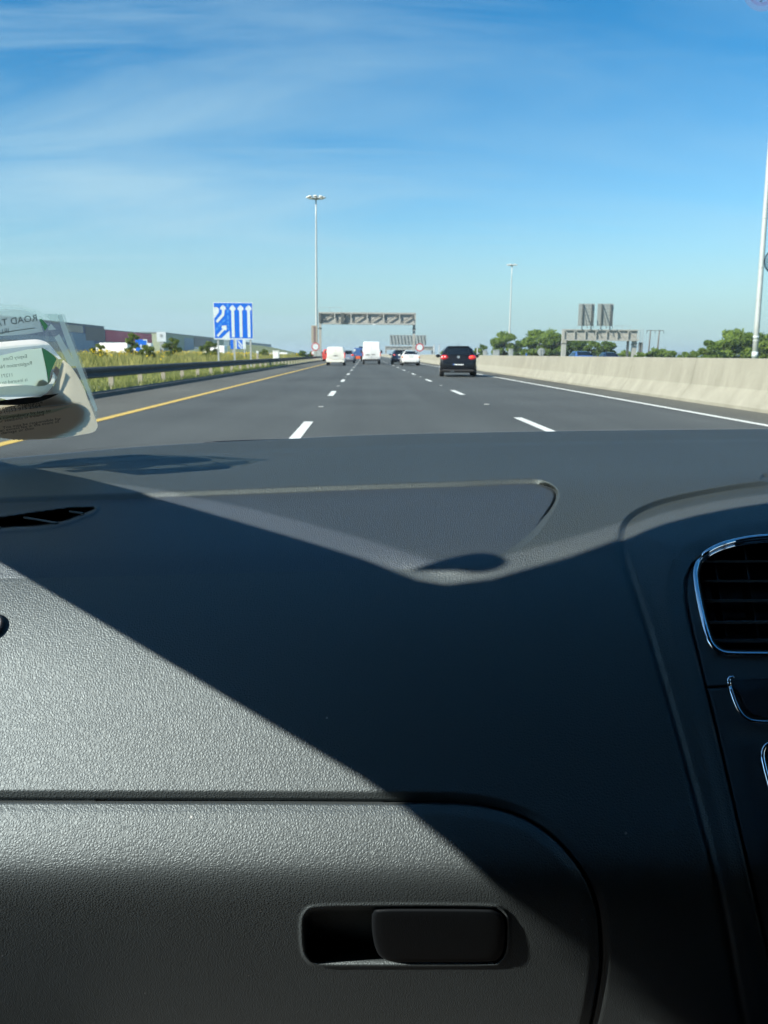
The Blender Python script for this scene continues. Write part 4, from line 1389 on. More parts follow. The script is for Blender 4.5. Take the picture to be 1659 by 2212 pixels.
def flowers():
    V = []; n = 0
    cl = [(rng.uniform(-40, -13), rng.uniform(35, 170)) for _ in range(85)] + [(-17.3, 56.), (-17.6, 57.), (-16.8, 55), (-24, 80), (-25, 83), (-22, 78), (-19, 70), (-20, 90), (-18, 95)] * 2
    for cx, cy in cl:
        m_ = rng.integers(6, 22)
        for _ in range(m_):
            x = cx + rng.normal(0, 0.5); y = cy + rng.normal(0, 0.8)
            z = verge_z(x) + rng.uniform(0.45, 0.95); s_ = rng.uniform(0.02, 0.045) + 0.0004 * y
            d1 = rng.normal(size=3); d1 /= np.linalg.norm(d1); d2 = np.cross(d1, rng.normal(size=3)); d2 /= np.linalg.norm(d2)
            p = np.array([x, y, z])
            V += [p + d1 * s_, p + d2 * s_, p - d1 * s_, p - d2 * s_]
    V = np.array(V)
    o = raw_mesh('wildflowers', V, np.arange(len(V)).reshape(-1, 4), M['ragwort'], smooth=False)
    tag(o, 'yellow ragwort flowers scattered through the tall weeds', 'flowers', kind='stuff')


flowers()

# low hill to the left far ahead, and far hills at the right horizon
def mound(name, cx, cy, rx, ry, h, material, n=26):
    v = []; f = []
    for j in range(n + 1):
        for i in range(n + 1):
            u, t = -1 + 2 * i / n, -1 + 2 * j / n
            r_ = min(1.0, math.hypot(u, t))
            v.append((cx + u * rx, cy + t * ry, -0.3 + h * (0.5 + 0.5 * math.cos(math.pi * r_)) * (1 + 0.12 * math.sin(5 * u + 2 * t))))
    for j in range(n):
        for i in range(n):
            a_ = j * (n + 1) + i
            f.append((a_, a_ + 1, a_ + n + 2, a_ + n + 1))
    o = MB().add(v, f).build(name, M[material], None, True, fix=False); o['kind'] = 'structure'
    return o


mound('green_hill', -62, 420, 46, 120, 5.2, 'hill')
mound('far_hills', 1750, 3600, 950, 500, 34, 'far_hill')

# ------------------------------------------------------------------ crash barrier at the left
gr = thing('crash_barrier', 'dark steel crash barrier on pale posts along the hard shoulder', 'crash barrier')
prof = [(-7.30, 0.40), (-7.235, 0.425), (-7.235, 0.48), (-7.30, 0.52), (-7.30, 0.56), (-7.235, 0.60), (-7.235, 0.665), (-7.30, 0.70), (-7.315, 0.70), (-7.25, 0.66), (-7.25, 0.605), (-7.315, 0.565), (-7.315, 0.515), (-7.25, 0.475), (-7.25, 0.43), (-7.315, 0.40)]
MB().prism(prof, 'y', -10, 330).build('rail', M['rail'], gr)
for k in range(98):
    y = 12.0 + 3.2 * k
    if k == 0:
        mb = MB(); mb.box(-7.48, -7.335, y - 0.012, y + 0.0, 0.0, 0.66); mb.box(-7.47, -7.458, y, y + 0.07, 0.0, 0.66); mb.box(-7.357, -7.345, y, y + 0.07, 0.0, 0.66); mb.box(-7.345, -7.316, y - 0.02, y + 0.08, 0.46, 0.64)
        p0 = mb.build('post', M['post_tan'], gr)
    else:
        c = p0.copy(); COL.objects.link(c); c.parent = gr; c.location.y = 3.2 * k

# ------------------------------------------------------------------ concrete barrier at the right
cb = [(7.92, -0.02), (7.92, 0.07), (8.10, 0.33), (8.165, 0.42), (8.27, 1.045), (8.29, 1.06), (8.47, 1.06), (8.49, 1.045), (8.60, 0.42), (8.66, 0.33), (8.84, 0.07), (8.84, -0.02)]
cbm = MB()
ys = np.concatenate([np.arange(-12, 160, 3.0), np.arange(160, 620, 20.)])
for y in ys:
    for x, z in cb:
        cbm.v.append((x, y, z))
n = len(cb)
for i in range(len(ys) - 1):
    for k in range(n - 1):
        cbm.f.append((i * n + k, i * n + k + 1, (i + 1) * n + k + 1, (i + 1) * n + k))
cbm.f.append(tuple(range(n)))
o = cbm.build('concrete_barrier', M['concrete']); tag(o, 'long beige concrete barrier wall along the right of the road', 'concrete barrier')

for k in range(24):
    y = 6.0 + 5.0 * k
    mb = MB(); pf = [(x - 0.003, z) for x, z in cb[:6]]
    mb.v = [(x, y + d_, z) for x, z in pf for d_ in (-0.009, 0.009)]
    mb.f = [(2 * i, 2 * i + 1, 2 * i + 3, 2 * i + 2) for i in range(5)]
    mb.build('joint', M['joint'], o, fix=False)

# ------------------------------------------------------------------ blue lane sign at the left
def lane_sign():
    Y = 64.0
    tl = at(460, 653, Y); br = at(547.5, 734, Y)
    w_, h_ = br[0] - tl[0], tl[2] - br[2]
    s = thing('lane_sign', 'large blue motorway sign with merging arrow and three straight white arrows', 'road sign', (tl[0], Y, 0))
    MB().box(0, w_, 0.02, 0.06, br[2], tl[2], 0.01).build('panel', M['sign_white'], s)

    def P(pts):
        return [((x - 175) / 905 * w_, br[2] + (940 - y) / 835 * h_) for x, y in pts]

    def layer(pts, k, material, name):
        q_ = P(pts); n_ = len(q_)
        mb = MB(); mb.add([(x, 0.018 - 0.004 * k, z) for x, z in q_] + [(x, 0.0212 - 0.004 * k, z) for x, z in q_], [tuple(range(n_))] + [(i, (i + 1) % n_, n_ + (i + 1) % n_, n_ + i) for i in range(n_)])
        return mb.build(name, M[material], s)
    layer([(190, 118), (1063, 118), (1063, 908), (535, 908), (535, 735), (345, 908), (198, 908), (190, 470), (295, 335), (312, 262), (268, 212), (190, 212)], 1, 'sign_blue', 'blue_field')
    for c in (618, 800, 982):
        layer([(c - 33, 886), (c - 33, 285), (c - 72, 262), (c - 66, 222), (c, 160), (c + 66, 222), (c + 72, 262), (c + 33, 285), (c + 33, 886)], 2, 'sign_white', 'arrow')
    layer([(228, 520), (366, 365), (374, 275), (334, 258), (340, 215), (398, 160), (460, 215), (466, 258), (432, 275), (426, 385), (400, 420), (262, 565)], 2, 'sign_white', 'arrow')
    layer([(236, 846), (375, 705), (352, 660), (370, 625), (465, 620), (472, 720), (440, 735), (418, 722), (272, 880)], 2, 'sign_white', 'arrow')
    for y0, y1 in ((130, 215), (260, 340), (395, 490), (530, 566), (600, 640), (675, 712)):
        layer([(486, y0), (526, y0), (526, y1), (486, y1)], 2, 'sign_lblue', 'lane_dash')
    for x, y in ((240, 700), (320, 610), (408, 520)):
        layer([(x - 45, y + 25), (x + 15, y - 40), (x + 45, y - 20), (x - 15, y + 45)], 2, 'sign_lblue', 'lane_dash')
    for px in (471, 506, 541):
        x = at(px, 750, Y)[0] - tl[0]
        z0 = float(verge_z(np.array(tl[0] + x)))
        MB().box(x - 0.06, x + 0.06, 0.07, 0.19, z0 - 0.1, tl[2] - 0.15).build('post', M['galv'], s)


lane_sign()


def small_blue(col0, col1, r0, r1, Y, label, stripes, post_cols, cat='road sign'):
    tl = at(col0, r0, Y); br = at(col1, r1, Y)
    w_, h_ = br[0] - tl[0], tl[2] - br[2]
    s = thing('direction_sign', label, cat, (tl[0], Y, 0))
    MB().box(0, w_, 0.02, 0.07, br[2], tl[2], 0.01).build('panel', M['sign_blue'], s)
    for poly in stripes:
        mb = MB(); q_ = [(u * w_, br[2] + v * h_) for u, v in poly]; n_ = len(q_)
        mb.add([(x, 0.012, z) for x, z in q_] + [(x, 0.0205, z) for x, z in q_], [tuple(range(n_))] + [(i, (i + 1) % n_, n_ + (i + 1) % n_, n_ + i) for i in range(n_)])
        mb.build('stripe', M['sign_white'], s)
    for u in post_cols:
        MB().box(u * w_ - 0.07, u * w_ + 0.07, 0.08, 0.22, 0.0, tl[2] - 0.1).build('post', M['galv'], s)


small_blue(497, 531, 729, 754, 105, 'blue sign with white stripes, partly hidden behind the large lane sign', [[(0.30, 0.0), (0.42, 0.0), (0.42, 1.0), (0.30, 1.0)], [(0.50, 0.62), (0.78, 0.15), (0.78, 0.34), (0.50, 0.82)], [(0.52, 0.28), (0.70, 0.0), (0.78, 0.0), (0.78, 0.02), (0.52, 0.46)], [(0.80, 0.0), (1.0, 0.0), (1.0, 1.0), (0.80, 1.0)]], (0.15, 0.9))
small_blue(292, 319, 733, 760, 96, 'small blue sign with a white slanting arrow in front of the maroon building', [[(0.62, 1.0), (1.0, 1.0), (1.0, 0.92), (0.66, 0.92)], [(0.30, 0.42), (0.42, 0.55), (0.52, 0.62), (0.50, 0.44), (0.86, 0.0), (0.62, 0.0), (0.40, 0.34)], [(0.94, 0.0), (1.0, 0.0), (1.0, 0.92), (0.94, 0.92)]], (0.2, 0.8))


# ------------------------------------------------------------------ light masts
def mast(name, label, colb, colt, row_top, Y, r0, r1, lamps=6, band=False, group=None, z0=0.0):
    base = at(colb, 766, Y); top = at(colt, row_top, Y)
    H_m = top[2]
    s = thing(name, label, 'light mast', (base[0], Y, z0), 0, group)
    dx = top[0] - base[0]
    n_ = 9
    path = [(dx * i / n_, 0, (H_m - z0) * i / n_) for i in range(n_ + 1)]
    rs = [r0 + (r1 - r0) * i / n_ for i in range(n_ + 1)]
    MB().tube(path, rs, 14).build('pole', M['mast'], s, True)
    mb = MB(); mb.cyl((0, 0, 0.1), 'z', r0 * 1.7, 0.2); mb.build('base_plate', M['mast'], s)
    mb = MB()
    for zz in (2.6, 6.5, 9.5, 14):
        f_ = zz / H_m
        mb.cyl((dx * f_, 0, zz), 'z', (r0 + (r1 - r0) * f_) * 1.08, 0.10)
    mb.build('collar', M['mast'], s, True)
    if lamps:
        mb = MB(); mb.cyl((dx, 0, H_m + 0.2), 'z', 0.55, 0.5, r2=0.35); mb.cyl((dx, 0, H_m + 0.05), 'z', 0.9, 0.12)
        mb.build('head_ring', M['galv'], s, True)
        for k in range(lamps):
            g = 2 * math.pi * k / lamps
            mb = MB(); cx_, cy_ = dx + 1.45 * math.cos(g), 1.45 * math.sin(g)
            mb.ellipsoid((cx_, cy_, H_m + 0.28), (0.46, 0.46, 0.20), 12, 6)
            mb.bar((dx + 0.5 * math.cos(g), 0.5 * math.sin(g), H_m + 0.15), (cx_, cy_, H_m + 0.25), 0.09, 0.09)
            mb.build('lamp', M['white_paint'], s, True)
    return s


mast('light_mast', 'tall grey light mast with a crown of lamps beside the overhead gantry', 684, 682.5, 430, 167, 0.26, 0.13, 8, group='high light masts')
mast('light_mast', 'tall distant light mast rising behind the trees beyond the concrete barrier', 1099, 1106, 574, 290, 0.36, 0.14, 6, group='high light masts')
mn = mast('light_mast', 'near thick grey light mast cut off by the right edge of the photo', 1631, 1704, -240, 82, 0.27, 0.16, 6, group='high light masts')
mb = MB(); f_ = 0.0
for rr_, hh in ((728.0, 0.16), (766.0, 0.5)):
    z_ = at(1633, rr_, 82)[2]
    fx = z_ / at(1704, -240, 82)[2]
    mb.cyl(((at(1704, -240, 82)[0] - at(1631, 766, 82)[0]) * fx, 0, z_), 'z', 0.29, hh, 16)
mb.build('white_band', M['sign_white'], mn, True)


# ------------------------------------------------------------------ gantries
def gantry(label, x0, x1, Y, zb, zt, leg_w, legs_z0, sections, seen_from_back=False, parent_group=None):
    s = thing('overhead_gantry', label, 'gantry', (x0, Y, 0), 0, 'overhead gantries')
    w_ = x1 - x0
    t = 0.22
    mb = MB()
    for yy in (0.0, 1.2):
        mb.box(0, w_, yy - t / 2, yy + t / 2, zt - t, zt); mb.box(0, w_, yy - t / 2, yy + t / 2, zb, zb + t)
    mb.build('truss_frame', M['gantry'], s)
    mb = MB(); mb.box(t, w_ - t, 0.30, 0.36, zb + t + 0.003, zt - t - 0.003); mb.build('mesh_panel', M['mesh_panel'], s)
    mb = MB()
    nsec = sections
    for i in range(nsec + 1):
        x = w_ * i / nsec
        mb.box(max(0, x - 0.09), min(w_, x + 0.09), -0.09, 0.09, zb + t + 0.002, zt - t - 0.002)
    mb.build('truss_web', M['gantry'], s)
    mb = MB()
    for i in range(nsec):
        a_ = (w_ * i / nsec + 0.12, 0.0, zb + t); b_ = (w_ * (i + 1) / nsec - 0.12, 0.0, zt - t)
        if seen_from_back: a_, b_ = (a_[0], 0, zt - t), (b_[0], 0, zb + t)
        mb.bar(a_, b_, 0.14, 0.14)
    mb.build('truss_brace', M['gantry_brace' if not seen_from_back else 'gantry'], s)
    for x in (leg_w / 2, w_ - leg_w / 2):
        mb = MB(); mb.box(x - leg_w / 2, x + leg_w / 2, 1.0, 1.0 + leg_w, legs_z0, zt); mb.build('leg', M['gantry'], s)
        mb = MB(); mb.box(x - leg_w / 2 - 0.06, x + leg_w / 2 + 0.06, 0.95, 1.05 + leg_w, zb - 0.75, zb - 0.55); mb.build('collar', M['gantry_dark'], s)
    mb = MB()
    return s


YG = 143.0
gl, gr_ = at(688, 700, YG), at(898, 705, YG)
gz_t = at(688, 674, YG)[2]
g1 = gantry('grey truss gantry spanning the road ahead, with a dark box on its deck', gl[0], gr_[0], YG, gl[2], gz_t, 0.42, 0.0, 6)
mb = MB()
for u0, u1 in ((0.0, 0.115), (0.115, 0.235)):
    a0, a1 = u0 * (gr_[0] - gl[0]), u1 * (gr_[0] - gl[0])
    mb.bar((a0 + 0.03, 0, gz_t), (a0 + 0.03, 0, gz_t + 0.75), 0.05, 0.05); mb.bar((a1, 0, gz_t), (a1, 0, gz_t + 0.75), 0.05, 0.05); mb.bar((a0, 0, gz_t + 0.75), (a1, 0, gz_t + 0.75), 0.05, 0.05)
mb.build('guard_rail', M['galv'], g1)
mb = MB(); mb.box(3.75, 4.3, -0.35, -0.1, gl[2] + 0.25, gz_t - 0.15, 0.03); mb.box(3.75, 4.9, -0.35, -0.1, gl[2] + 0.1, gl[2] + 0.24, 0.02); mb.build('equipment_box', M['gantry_dark'], g1)
mb = MB(); mb.box(0.08, 0.5, -0.3, -0.1, gl[2] + 0.25, gz_t - 0.2, 0.02); mb.build('equipment_box', M['gantry_dark'], g1)
mb = MB(); mb.box(9.05, 9.6, -0.2, 0.2, gl[2] - 0.12, gl[2] + 0.02, 0.03); mb.build('light_box', M['sign_white'], g1)
# tan cabinet hung beside the gantry's left leg
a, b = at(672, 703, YG - 1), at(686, 741, YG - 1)
s_ = thing('message_cabinet', 'tall tan equipment cabinet hanging beside the gantry leg', 'cabinet', (a[0], YG - 1, 0))
MB().box(0, b[0] - a[0], 0, 0.5, b[2], a[2], 0.03).build('case', M['cabinet'], s_)
MB().box((b[0] - a[0]) * 0.38, (b[0] - a[0]) * 0.68, -0.03, -0.002, b[2] + 0.1, a[2] - 0.15).build('door_panel', M['clad_brown'], s_)
MB().box((b[0] - a[0]) * 0.4, (b[0] - a[0]) * 0.7, 0.1, 0.4, 0, b[2]).build('post', M['galv'], s_)

# far gantry carrying a broad sign seen from behind, over the opposite carriageway
YF = 360.0
fl, fr = at(832, 756, YF), at(936, 757, YF)
fz_t = at(832, 747.5, YF)[2]
g2 = gantry('pale far gantry with a wide ribbed sign back on top, over the opposite lanes', fl[0], fr[0], YF, fl[2], fz_t, 0.7, -0.1, 9, True)
p0_, p1_ = at(842, 745, YF), at(921, 724, YF)
MB().box(p0_[0] - fl[0], p1_[0] - fl[0], 0.2, 0.3, p0_[2], p1_[2]).build('sign_back', M['sign_back'], g2)
for k in range(11):
    x = p0_[0] - fl[0] + (p1_[0] - p0_[0]) * (k + 0.5) / 11
    MB().bar((x - 0.3, 0.05, p1_[2] - 0.1), (x + 0.35, 0.05, p0_[2] + 0.1), 0.22, 0.22).build('rib', M['gantry_dark'], g2)
for k in range(3):
    x = p0_[0] - fl[0] + (p1_[0] - p0_[0]) * (0.15 + 0.35 * k)
    MB().box(x - 0.12, x + 0.12, 0.32, 0.55, fz_t, p1_[2] - 0.3).build('sign_post', M['gantry'], g2)

# gantry at the right with two sign backs
YR = 185.0
rl, rr__ = at(1217, 735.5, YR), at(1379, 737, YR)
rz_t = at(1217, 711, YR)[2]
g3 = gantry('grey gantry beyond the barrier with two square sign backs standing on it', rl[0], rr__[0], YR, rl[2], rz_t, 0.9, -0.5, 7, True)
for c0, c1 in ((1248, 1285), (1289, 1326)):
    a, b = at(c0, 704, YR), at(c1, 656, YR)
    x0, x1 = a[0] - rl[0], b[0] - rl[0]
    f_ = MB().box(x0, x1, 0.0, 0.10, a[2], b[2]).build('sign_back', M['sign_back'], g3)
    mb = MB()
    for k in range(7):
        z = a[2] + (b[2] - a[2]) * (k + 0.5) / 7
        mb.box(x0 + 0.05, x1 - 0.05, -0.06, -0.002, z - 0.05, z + 0.05)
    mb.build('sheeting_rail', M['sign_back'], f_)
    for u in (0.25, 0.82):
        x = x0 + (x1 - x0) * u
        mb = MB()
        mb.box(x - 0.09, x + 0.09, -0.30, -0.062, rz_t, b[2] - 0.1)
        mb.bar((x - 0.05, -0.35, b[2] - 0.25), (x + 0.95 if u < 0.5 else x + 0.2, -1.3, rz_t + 0.2), 0.12, 0.12)
        mb.build('sign_post', M['gantry_dark'], f_)
a, b = at(1326, 712, YR), at(1362, 704, YR)
mb = MB(); x0, x1 = a[0] - rl[0], b[0] - rl[0]
for x in (x0, (x0 + x1) / 2, x1): mb.bar((x, 0, rz_t), (x, 0, rz_t + 0.8), 0.06, 0.06)
mb.bar((x0, 0, rz_t + 0.8), (x1, 0, rz_t + 0.8), 0.06, 0.06); mb.build('guard_rail', M['galv'], g3)
x = rr__[0] - rl[0] - 1.9
mb = MB(); mb.box(x - 0.22, x + 0.22, 1.0, 1.5, -0.5, rl[2], 0.02); mb.build('support_column', M['gantry_dark'], g3)
x = rr__[0] - rl[0] + 0.75
mb = MB()
for xx in (x - 0.3, x + 0.3): mb.bar((xx, 0.5, -0.5), (xx, 0.5, rz_t + 0.3), 0.07, 0.07)
for k in range(16): mb.bar((x - 0.3, 0.5, 0.2 + 0.42 * k), (x + 0.3, 0.5, 0.2 + 0.42 * k), 0.05, 0.05)
mb.build('ladder', M['gantry'], g3)
MB().box(x - 0.35, x + 0.5, 0.62, 1.0, 0.2, rl[2] - 0.3).build('control_cabinet', M['gantry_dark'], g3)


# ------------------------------------------------------------------ round red-ringed signs, cabinets, posts
def round_sign(col, row, rad_px, Y, label, back=False):
    c = at(col, row, Y); r_ = rad_px / F_ * Y
    s = thing('round_sign', label, 'road sign', (c[0], Y, 0), 0, 'round signs')
    mb = MB(); mb.cyl((0, 0.03, c[2]), 'y', r_, 0.04, 32); mb.build('ring', M['sign_back' if back else 'sign_red'], s)
    if not back:
        mb = MB(); mb.cyl((0, 0.004, c[2]), 'y', r_ * 0.74, 0.012, 32); mb.build('face', M['sign_white'], s)
        MB().box(-0.05, 0.05, 0.06, 0.16, 0, c[2] + r_ * 0.5).build('post', M['galv'], s)
    else:
        for x in (-0.12, 0.22):
            MB().box(x - 0.05, x + 0.05, -0.10, 0.0, -0.4, c[2] + r_ * 0.7).build('post', M['galv'], s)


round_sign(681.5, 749, 8.6, 140, 'red ringed round sign below the tan cabinet left of the road')
round_sign(677, 762, 5.0, 150, 'smaller red ringed sign low behind the left gantry leg')
round_sign(906.6, 750.5, 8.6, 126, 'red ringed round sign above the white saloon on the concrete barrier side')
round_sign(1169, 760, 8.0, 120, 'grey back of a round sign on two posts in front of the trees', True)


def upright(name, label, cat, c0, c1, r0, r1, Y, material, z0=0.0, depth=0.5, roof=True, group=None):
    a, b = at(c0, r0, Y), at(c1, r1, Y)
    s = thing(name, label, cat, (a[0], Y, 0), 0, group)
    MB().box(0, b[0] - a[0], 0, depth, z0, a[2], min(0.04, (b[0] - a[0]) * 0.2)).build('case', M[material], s)
    if roof:
        MB().box(-0.04, b[0] - a[0] + 0.04, -0.04, depth + 0.04, a[2] + 0.002, a[2] + 0.07, 0.01).build('lid', M[material], s)
        MB().box((b[0] - a[0]) * 0.12, (b[0] - a[0]) * 0.88, -0.02, -0.003, max(z0, 0) + 0.25, a[2] - 0.1).build('door', M[material], s)
    return s


upright('roadside_cabinet', 'white roadside cabinet among the weeds behind the crash barrier', 'cabinet', 589.5, 603, 758.5, 773, 108, 'white_paint', 0.1)
upright('roadside_cabinet', 'grey cabinet low against the base of the left gantry leg', 'cabinet', 684.5, 695, 757, 770, 139, 'galv')
mk = upright('marker_post', 'pale marker post with a pinkish foot between the sign and the white cabinet', 'marker post', 553.5, 558.5, 757.5, 770, 92, 'cabinet', 0.2, 0.15, False)
MB().box(0.0, 0.25, -0.02, -0.003, at(555, 763, 92)[2], at(555, 758.5, 92)[2]).build('reflector', M['sign_white'], mk)
upright('roadside_cabinet', 'narrow grey cabinet behind the barrier right of the black hatchback', 'cabinet', 1044.5, 1052.5, 757.5, 769, 118, 'sign_back', -0.3)
upright('roadside_cabinet', 'broad grey cabinet behind the barrier left of the distant mast', 'cabinet', 1066, 1079, 756.5, 769, 116, 'sign_back', -0.3)
upright('roadside_cabinet', 'grey cabinet standing right beside the foot of the distant mast', 'cabinet', 1100, 1108.5, 754.5, 769, 114, 'sign_back', -0.3)
upright('marker_post', 'short blue post showing over the concrete barrier before the trees', 'marker post', 1135.5, 1139, 763, 769, 100, 'blue_paint', -0.3, 0.1, False)
for c0, lab in ((1031.5, 'thin grey pole just right of the black hatchback'), (938, 'first of two thin poles left of the black hatchback roof'), (949, 'second thin pole touching the black hatchback roof')):
    p = at(c0, 750 if c0 > 1000 else 745, 150)
    s_ = thing('slim_pole', lab, 'pole', (p[0], 150, 0))
    MB().tube([(0, 0, -0.3), (0, 0, p[2])], 0.09, 8).build('shaft', M['galv'], s_, True)
    MB().cyl((0, 0, p[2] + 0.03), 'z', 0.12, 0.08).build('cap', M['galv'], s_)

# twin pole power line support
pp_ = [at(1405.5, 713, 240), at(1424.5, 714.5, 240)]
s_ = thing('power_pole', 'wooden twin pole power line support with a crossarm beyond the barrier', 'power pole', (pp_[0][0], 240, 0))
dx_ = pp_[1][0] - pp_[0][0]
for x, lean in ((-0.25, 0.25), (dx_ - 0.3, 0.3)):
    MB().tube([(x, 0, -0.5), (x + lean, 0, pp_[0][2])], [0.24, 0.17], 10).build('pole', M['wood'], s_, True)
MB().bar((-1.2, -0.15, pp_[0][2] - 0.15), (dx_ + 1.3, -0.15, pp_[0][2] - 0.15), 0.16, 0.2).build('crossarm', M['wood'], s_)
for x in (-1.1, dx_ / 2, dx_ + 1.2):
    MB().tube([(x, -0.15, pp_[0][2] - 0.25), (x, -0.15, pp_[0][2] - 0.95)], 0.09, 8).build('insulator', M['gantry_dark'], s_, True)

# ================================================================== VEHICLES
def loft(stations):
    """stations: (y, z_low, z_belt, z_top, w_low, w_belt, w_top)"""
    mb = MB(); k = None
    for (y, zl, zb, zt, wl, wb, wt) in stations:
        half = [(0.0, zl), (wl * 0.8, zl), (wl, zl + 0.06), (wb * 0.985, zl + 0.35 * (zb - zl)), (wb, zl + 0.7 * (zb - zl)), (wb * 0.985, zb),
                (wb + (wt - wb) * 0.55, zb + (zt - zb) * 0.55), (wt, zt - min(0.07, 0.4 * (zt - zb))), (wt * 0.9, zt - 0.012), (wt * 0.5, zt), (0.0, zt + 0.006)]
        sec = half + [(-x, z) for x, z in half[-2:0:-1]]
        k = len(sec)
        mb.v += [(x, y, z) for x, z in sec]
    n = len(stations)
    for i in range(n - 1):
        for j in range(k):
            j2 = (j + 1) % k
            mb.f.append((i * k + j, i * k + j2, (i + 1) * k + j2, (i + 1) * k + j))
    mb.f.append(tuple(range(k))); mb.f.append(tuple((n - 1) * k + j for j in range(k))[::-1])
    return mb


def wheel(parent, x, y, r=0.32, wd=0.20):
    side = 1 if x > 0 else -1
    mb = MB()
    path = []
    pr = [(r * 0.62, -wd / 2), (r * 0.93, -wd / 2), (r, -wd * 0.3), (r, wd * 0.3), (r * 0.93, wd / 2), (r * 0.62, wd / 2)]
    n = 24
    for g in np.linspace(0, 2 * math.pi, n, endpoint=False):
        for rr, xx in pr:
            mb.v.append((x + xx, y + rr * math.cos(g), r + rr * math.sin(g)))
    k = len(pr)
    for i in range(n):
        j = (i + 1) % n
        for q_ in range(k):
            q2 = (q_ + 1) % k
            mb.f.append((i * k + q_, i * k + q2, j * k + q2, j * k + q_))
    w_ = mb.build('wheel', M['tyre'], parent, True, angle=40)
    mb = MB(); mb.cyl((x + side * wd * 0.30, y, r), 'x', r * 0.63, wd * 0.3, 20)
    for q_ in range(5):
        g = 2 * math.pi * q_ / 5
        mb.bar((x + side * wd * 0.47, y, r), (x + side * wd * 0.47, y + r * 0.58 * math.cos(g), r + r * 0.58 * math.sin(g)), 0.07, 0.04)
    mb.build('rim', M['alloy'], w_)


def sheet4(parent, name, material, pts, thick=0.012, nx=6, nz=5, bulge=0.0):
    """four corner patch (bl, br, tr, tl) with a little thickness, bulging outwards"""
    bl, br, tr, tl = [np.array(p, float) for p in pts]
    nrm = np.cross(br - bl, tl - bl); nrm /= np.linalg.norm(nrm)
    v = []
    for s_ in (0, 1):
        for j in range(nz + 1):
            for i in range(nx + 1):
                u, w_ = i / nx, j / nz
                p = (bl * (1 - u) + br * u) * (1 - w_) + (tl * (1 - u) + tr * u) * w_
                p = p + nrm * (bulge * (1 - (2 * u - 1) ** 2) - (0 if s_ else thick))
                v.append(p)
    m_ = (nx + 1) * (nz + 1); f = []
    for j in range(nz):
        for i in range(nx):
            a_ = j * (nx + 1) + i
            f.append((a_, a_ + 1, a_ + nx + 2, a_ + nx + 1)); f.append((m_ + a_, m_ + a_ + 1, m_ + a_ + nx + 2, m_ + a_ + nx + 1))
    ring = [i for i in range(nx + 1)] + [j * (nx + 1) + nx for j in range(1, nz + 1)] + [nz * (nx + 1) + i for i in range(nx - 1, -1, -1)] + [j * (nx + 1) for j in range(nz - 1, 0, -1)]
    for a_, b_ in zip(ring, ring[1:] + ring[:1]):
        f.append((a_, b_, m_ + b_, m_ + a_))
    return MB().add(v, f).build(name, M[material], parent, True, angle=40)


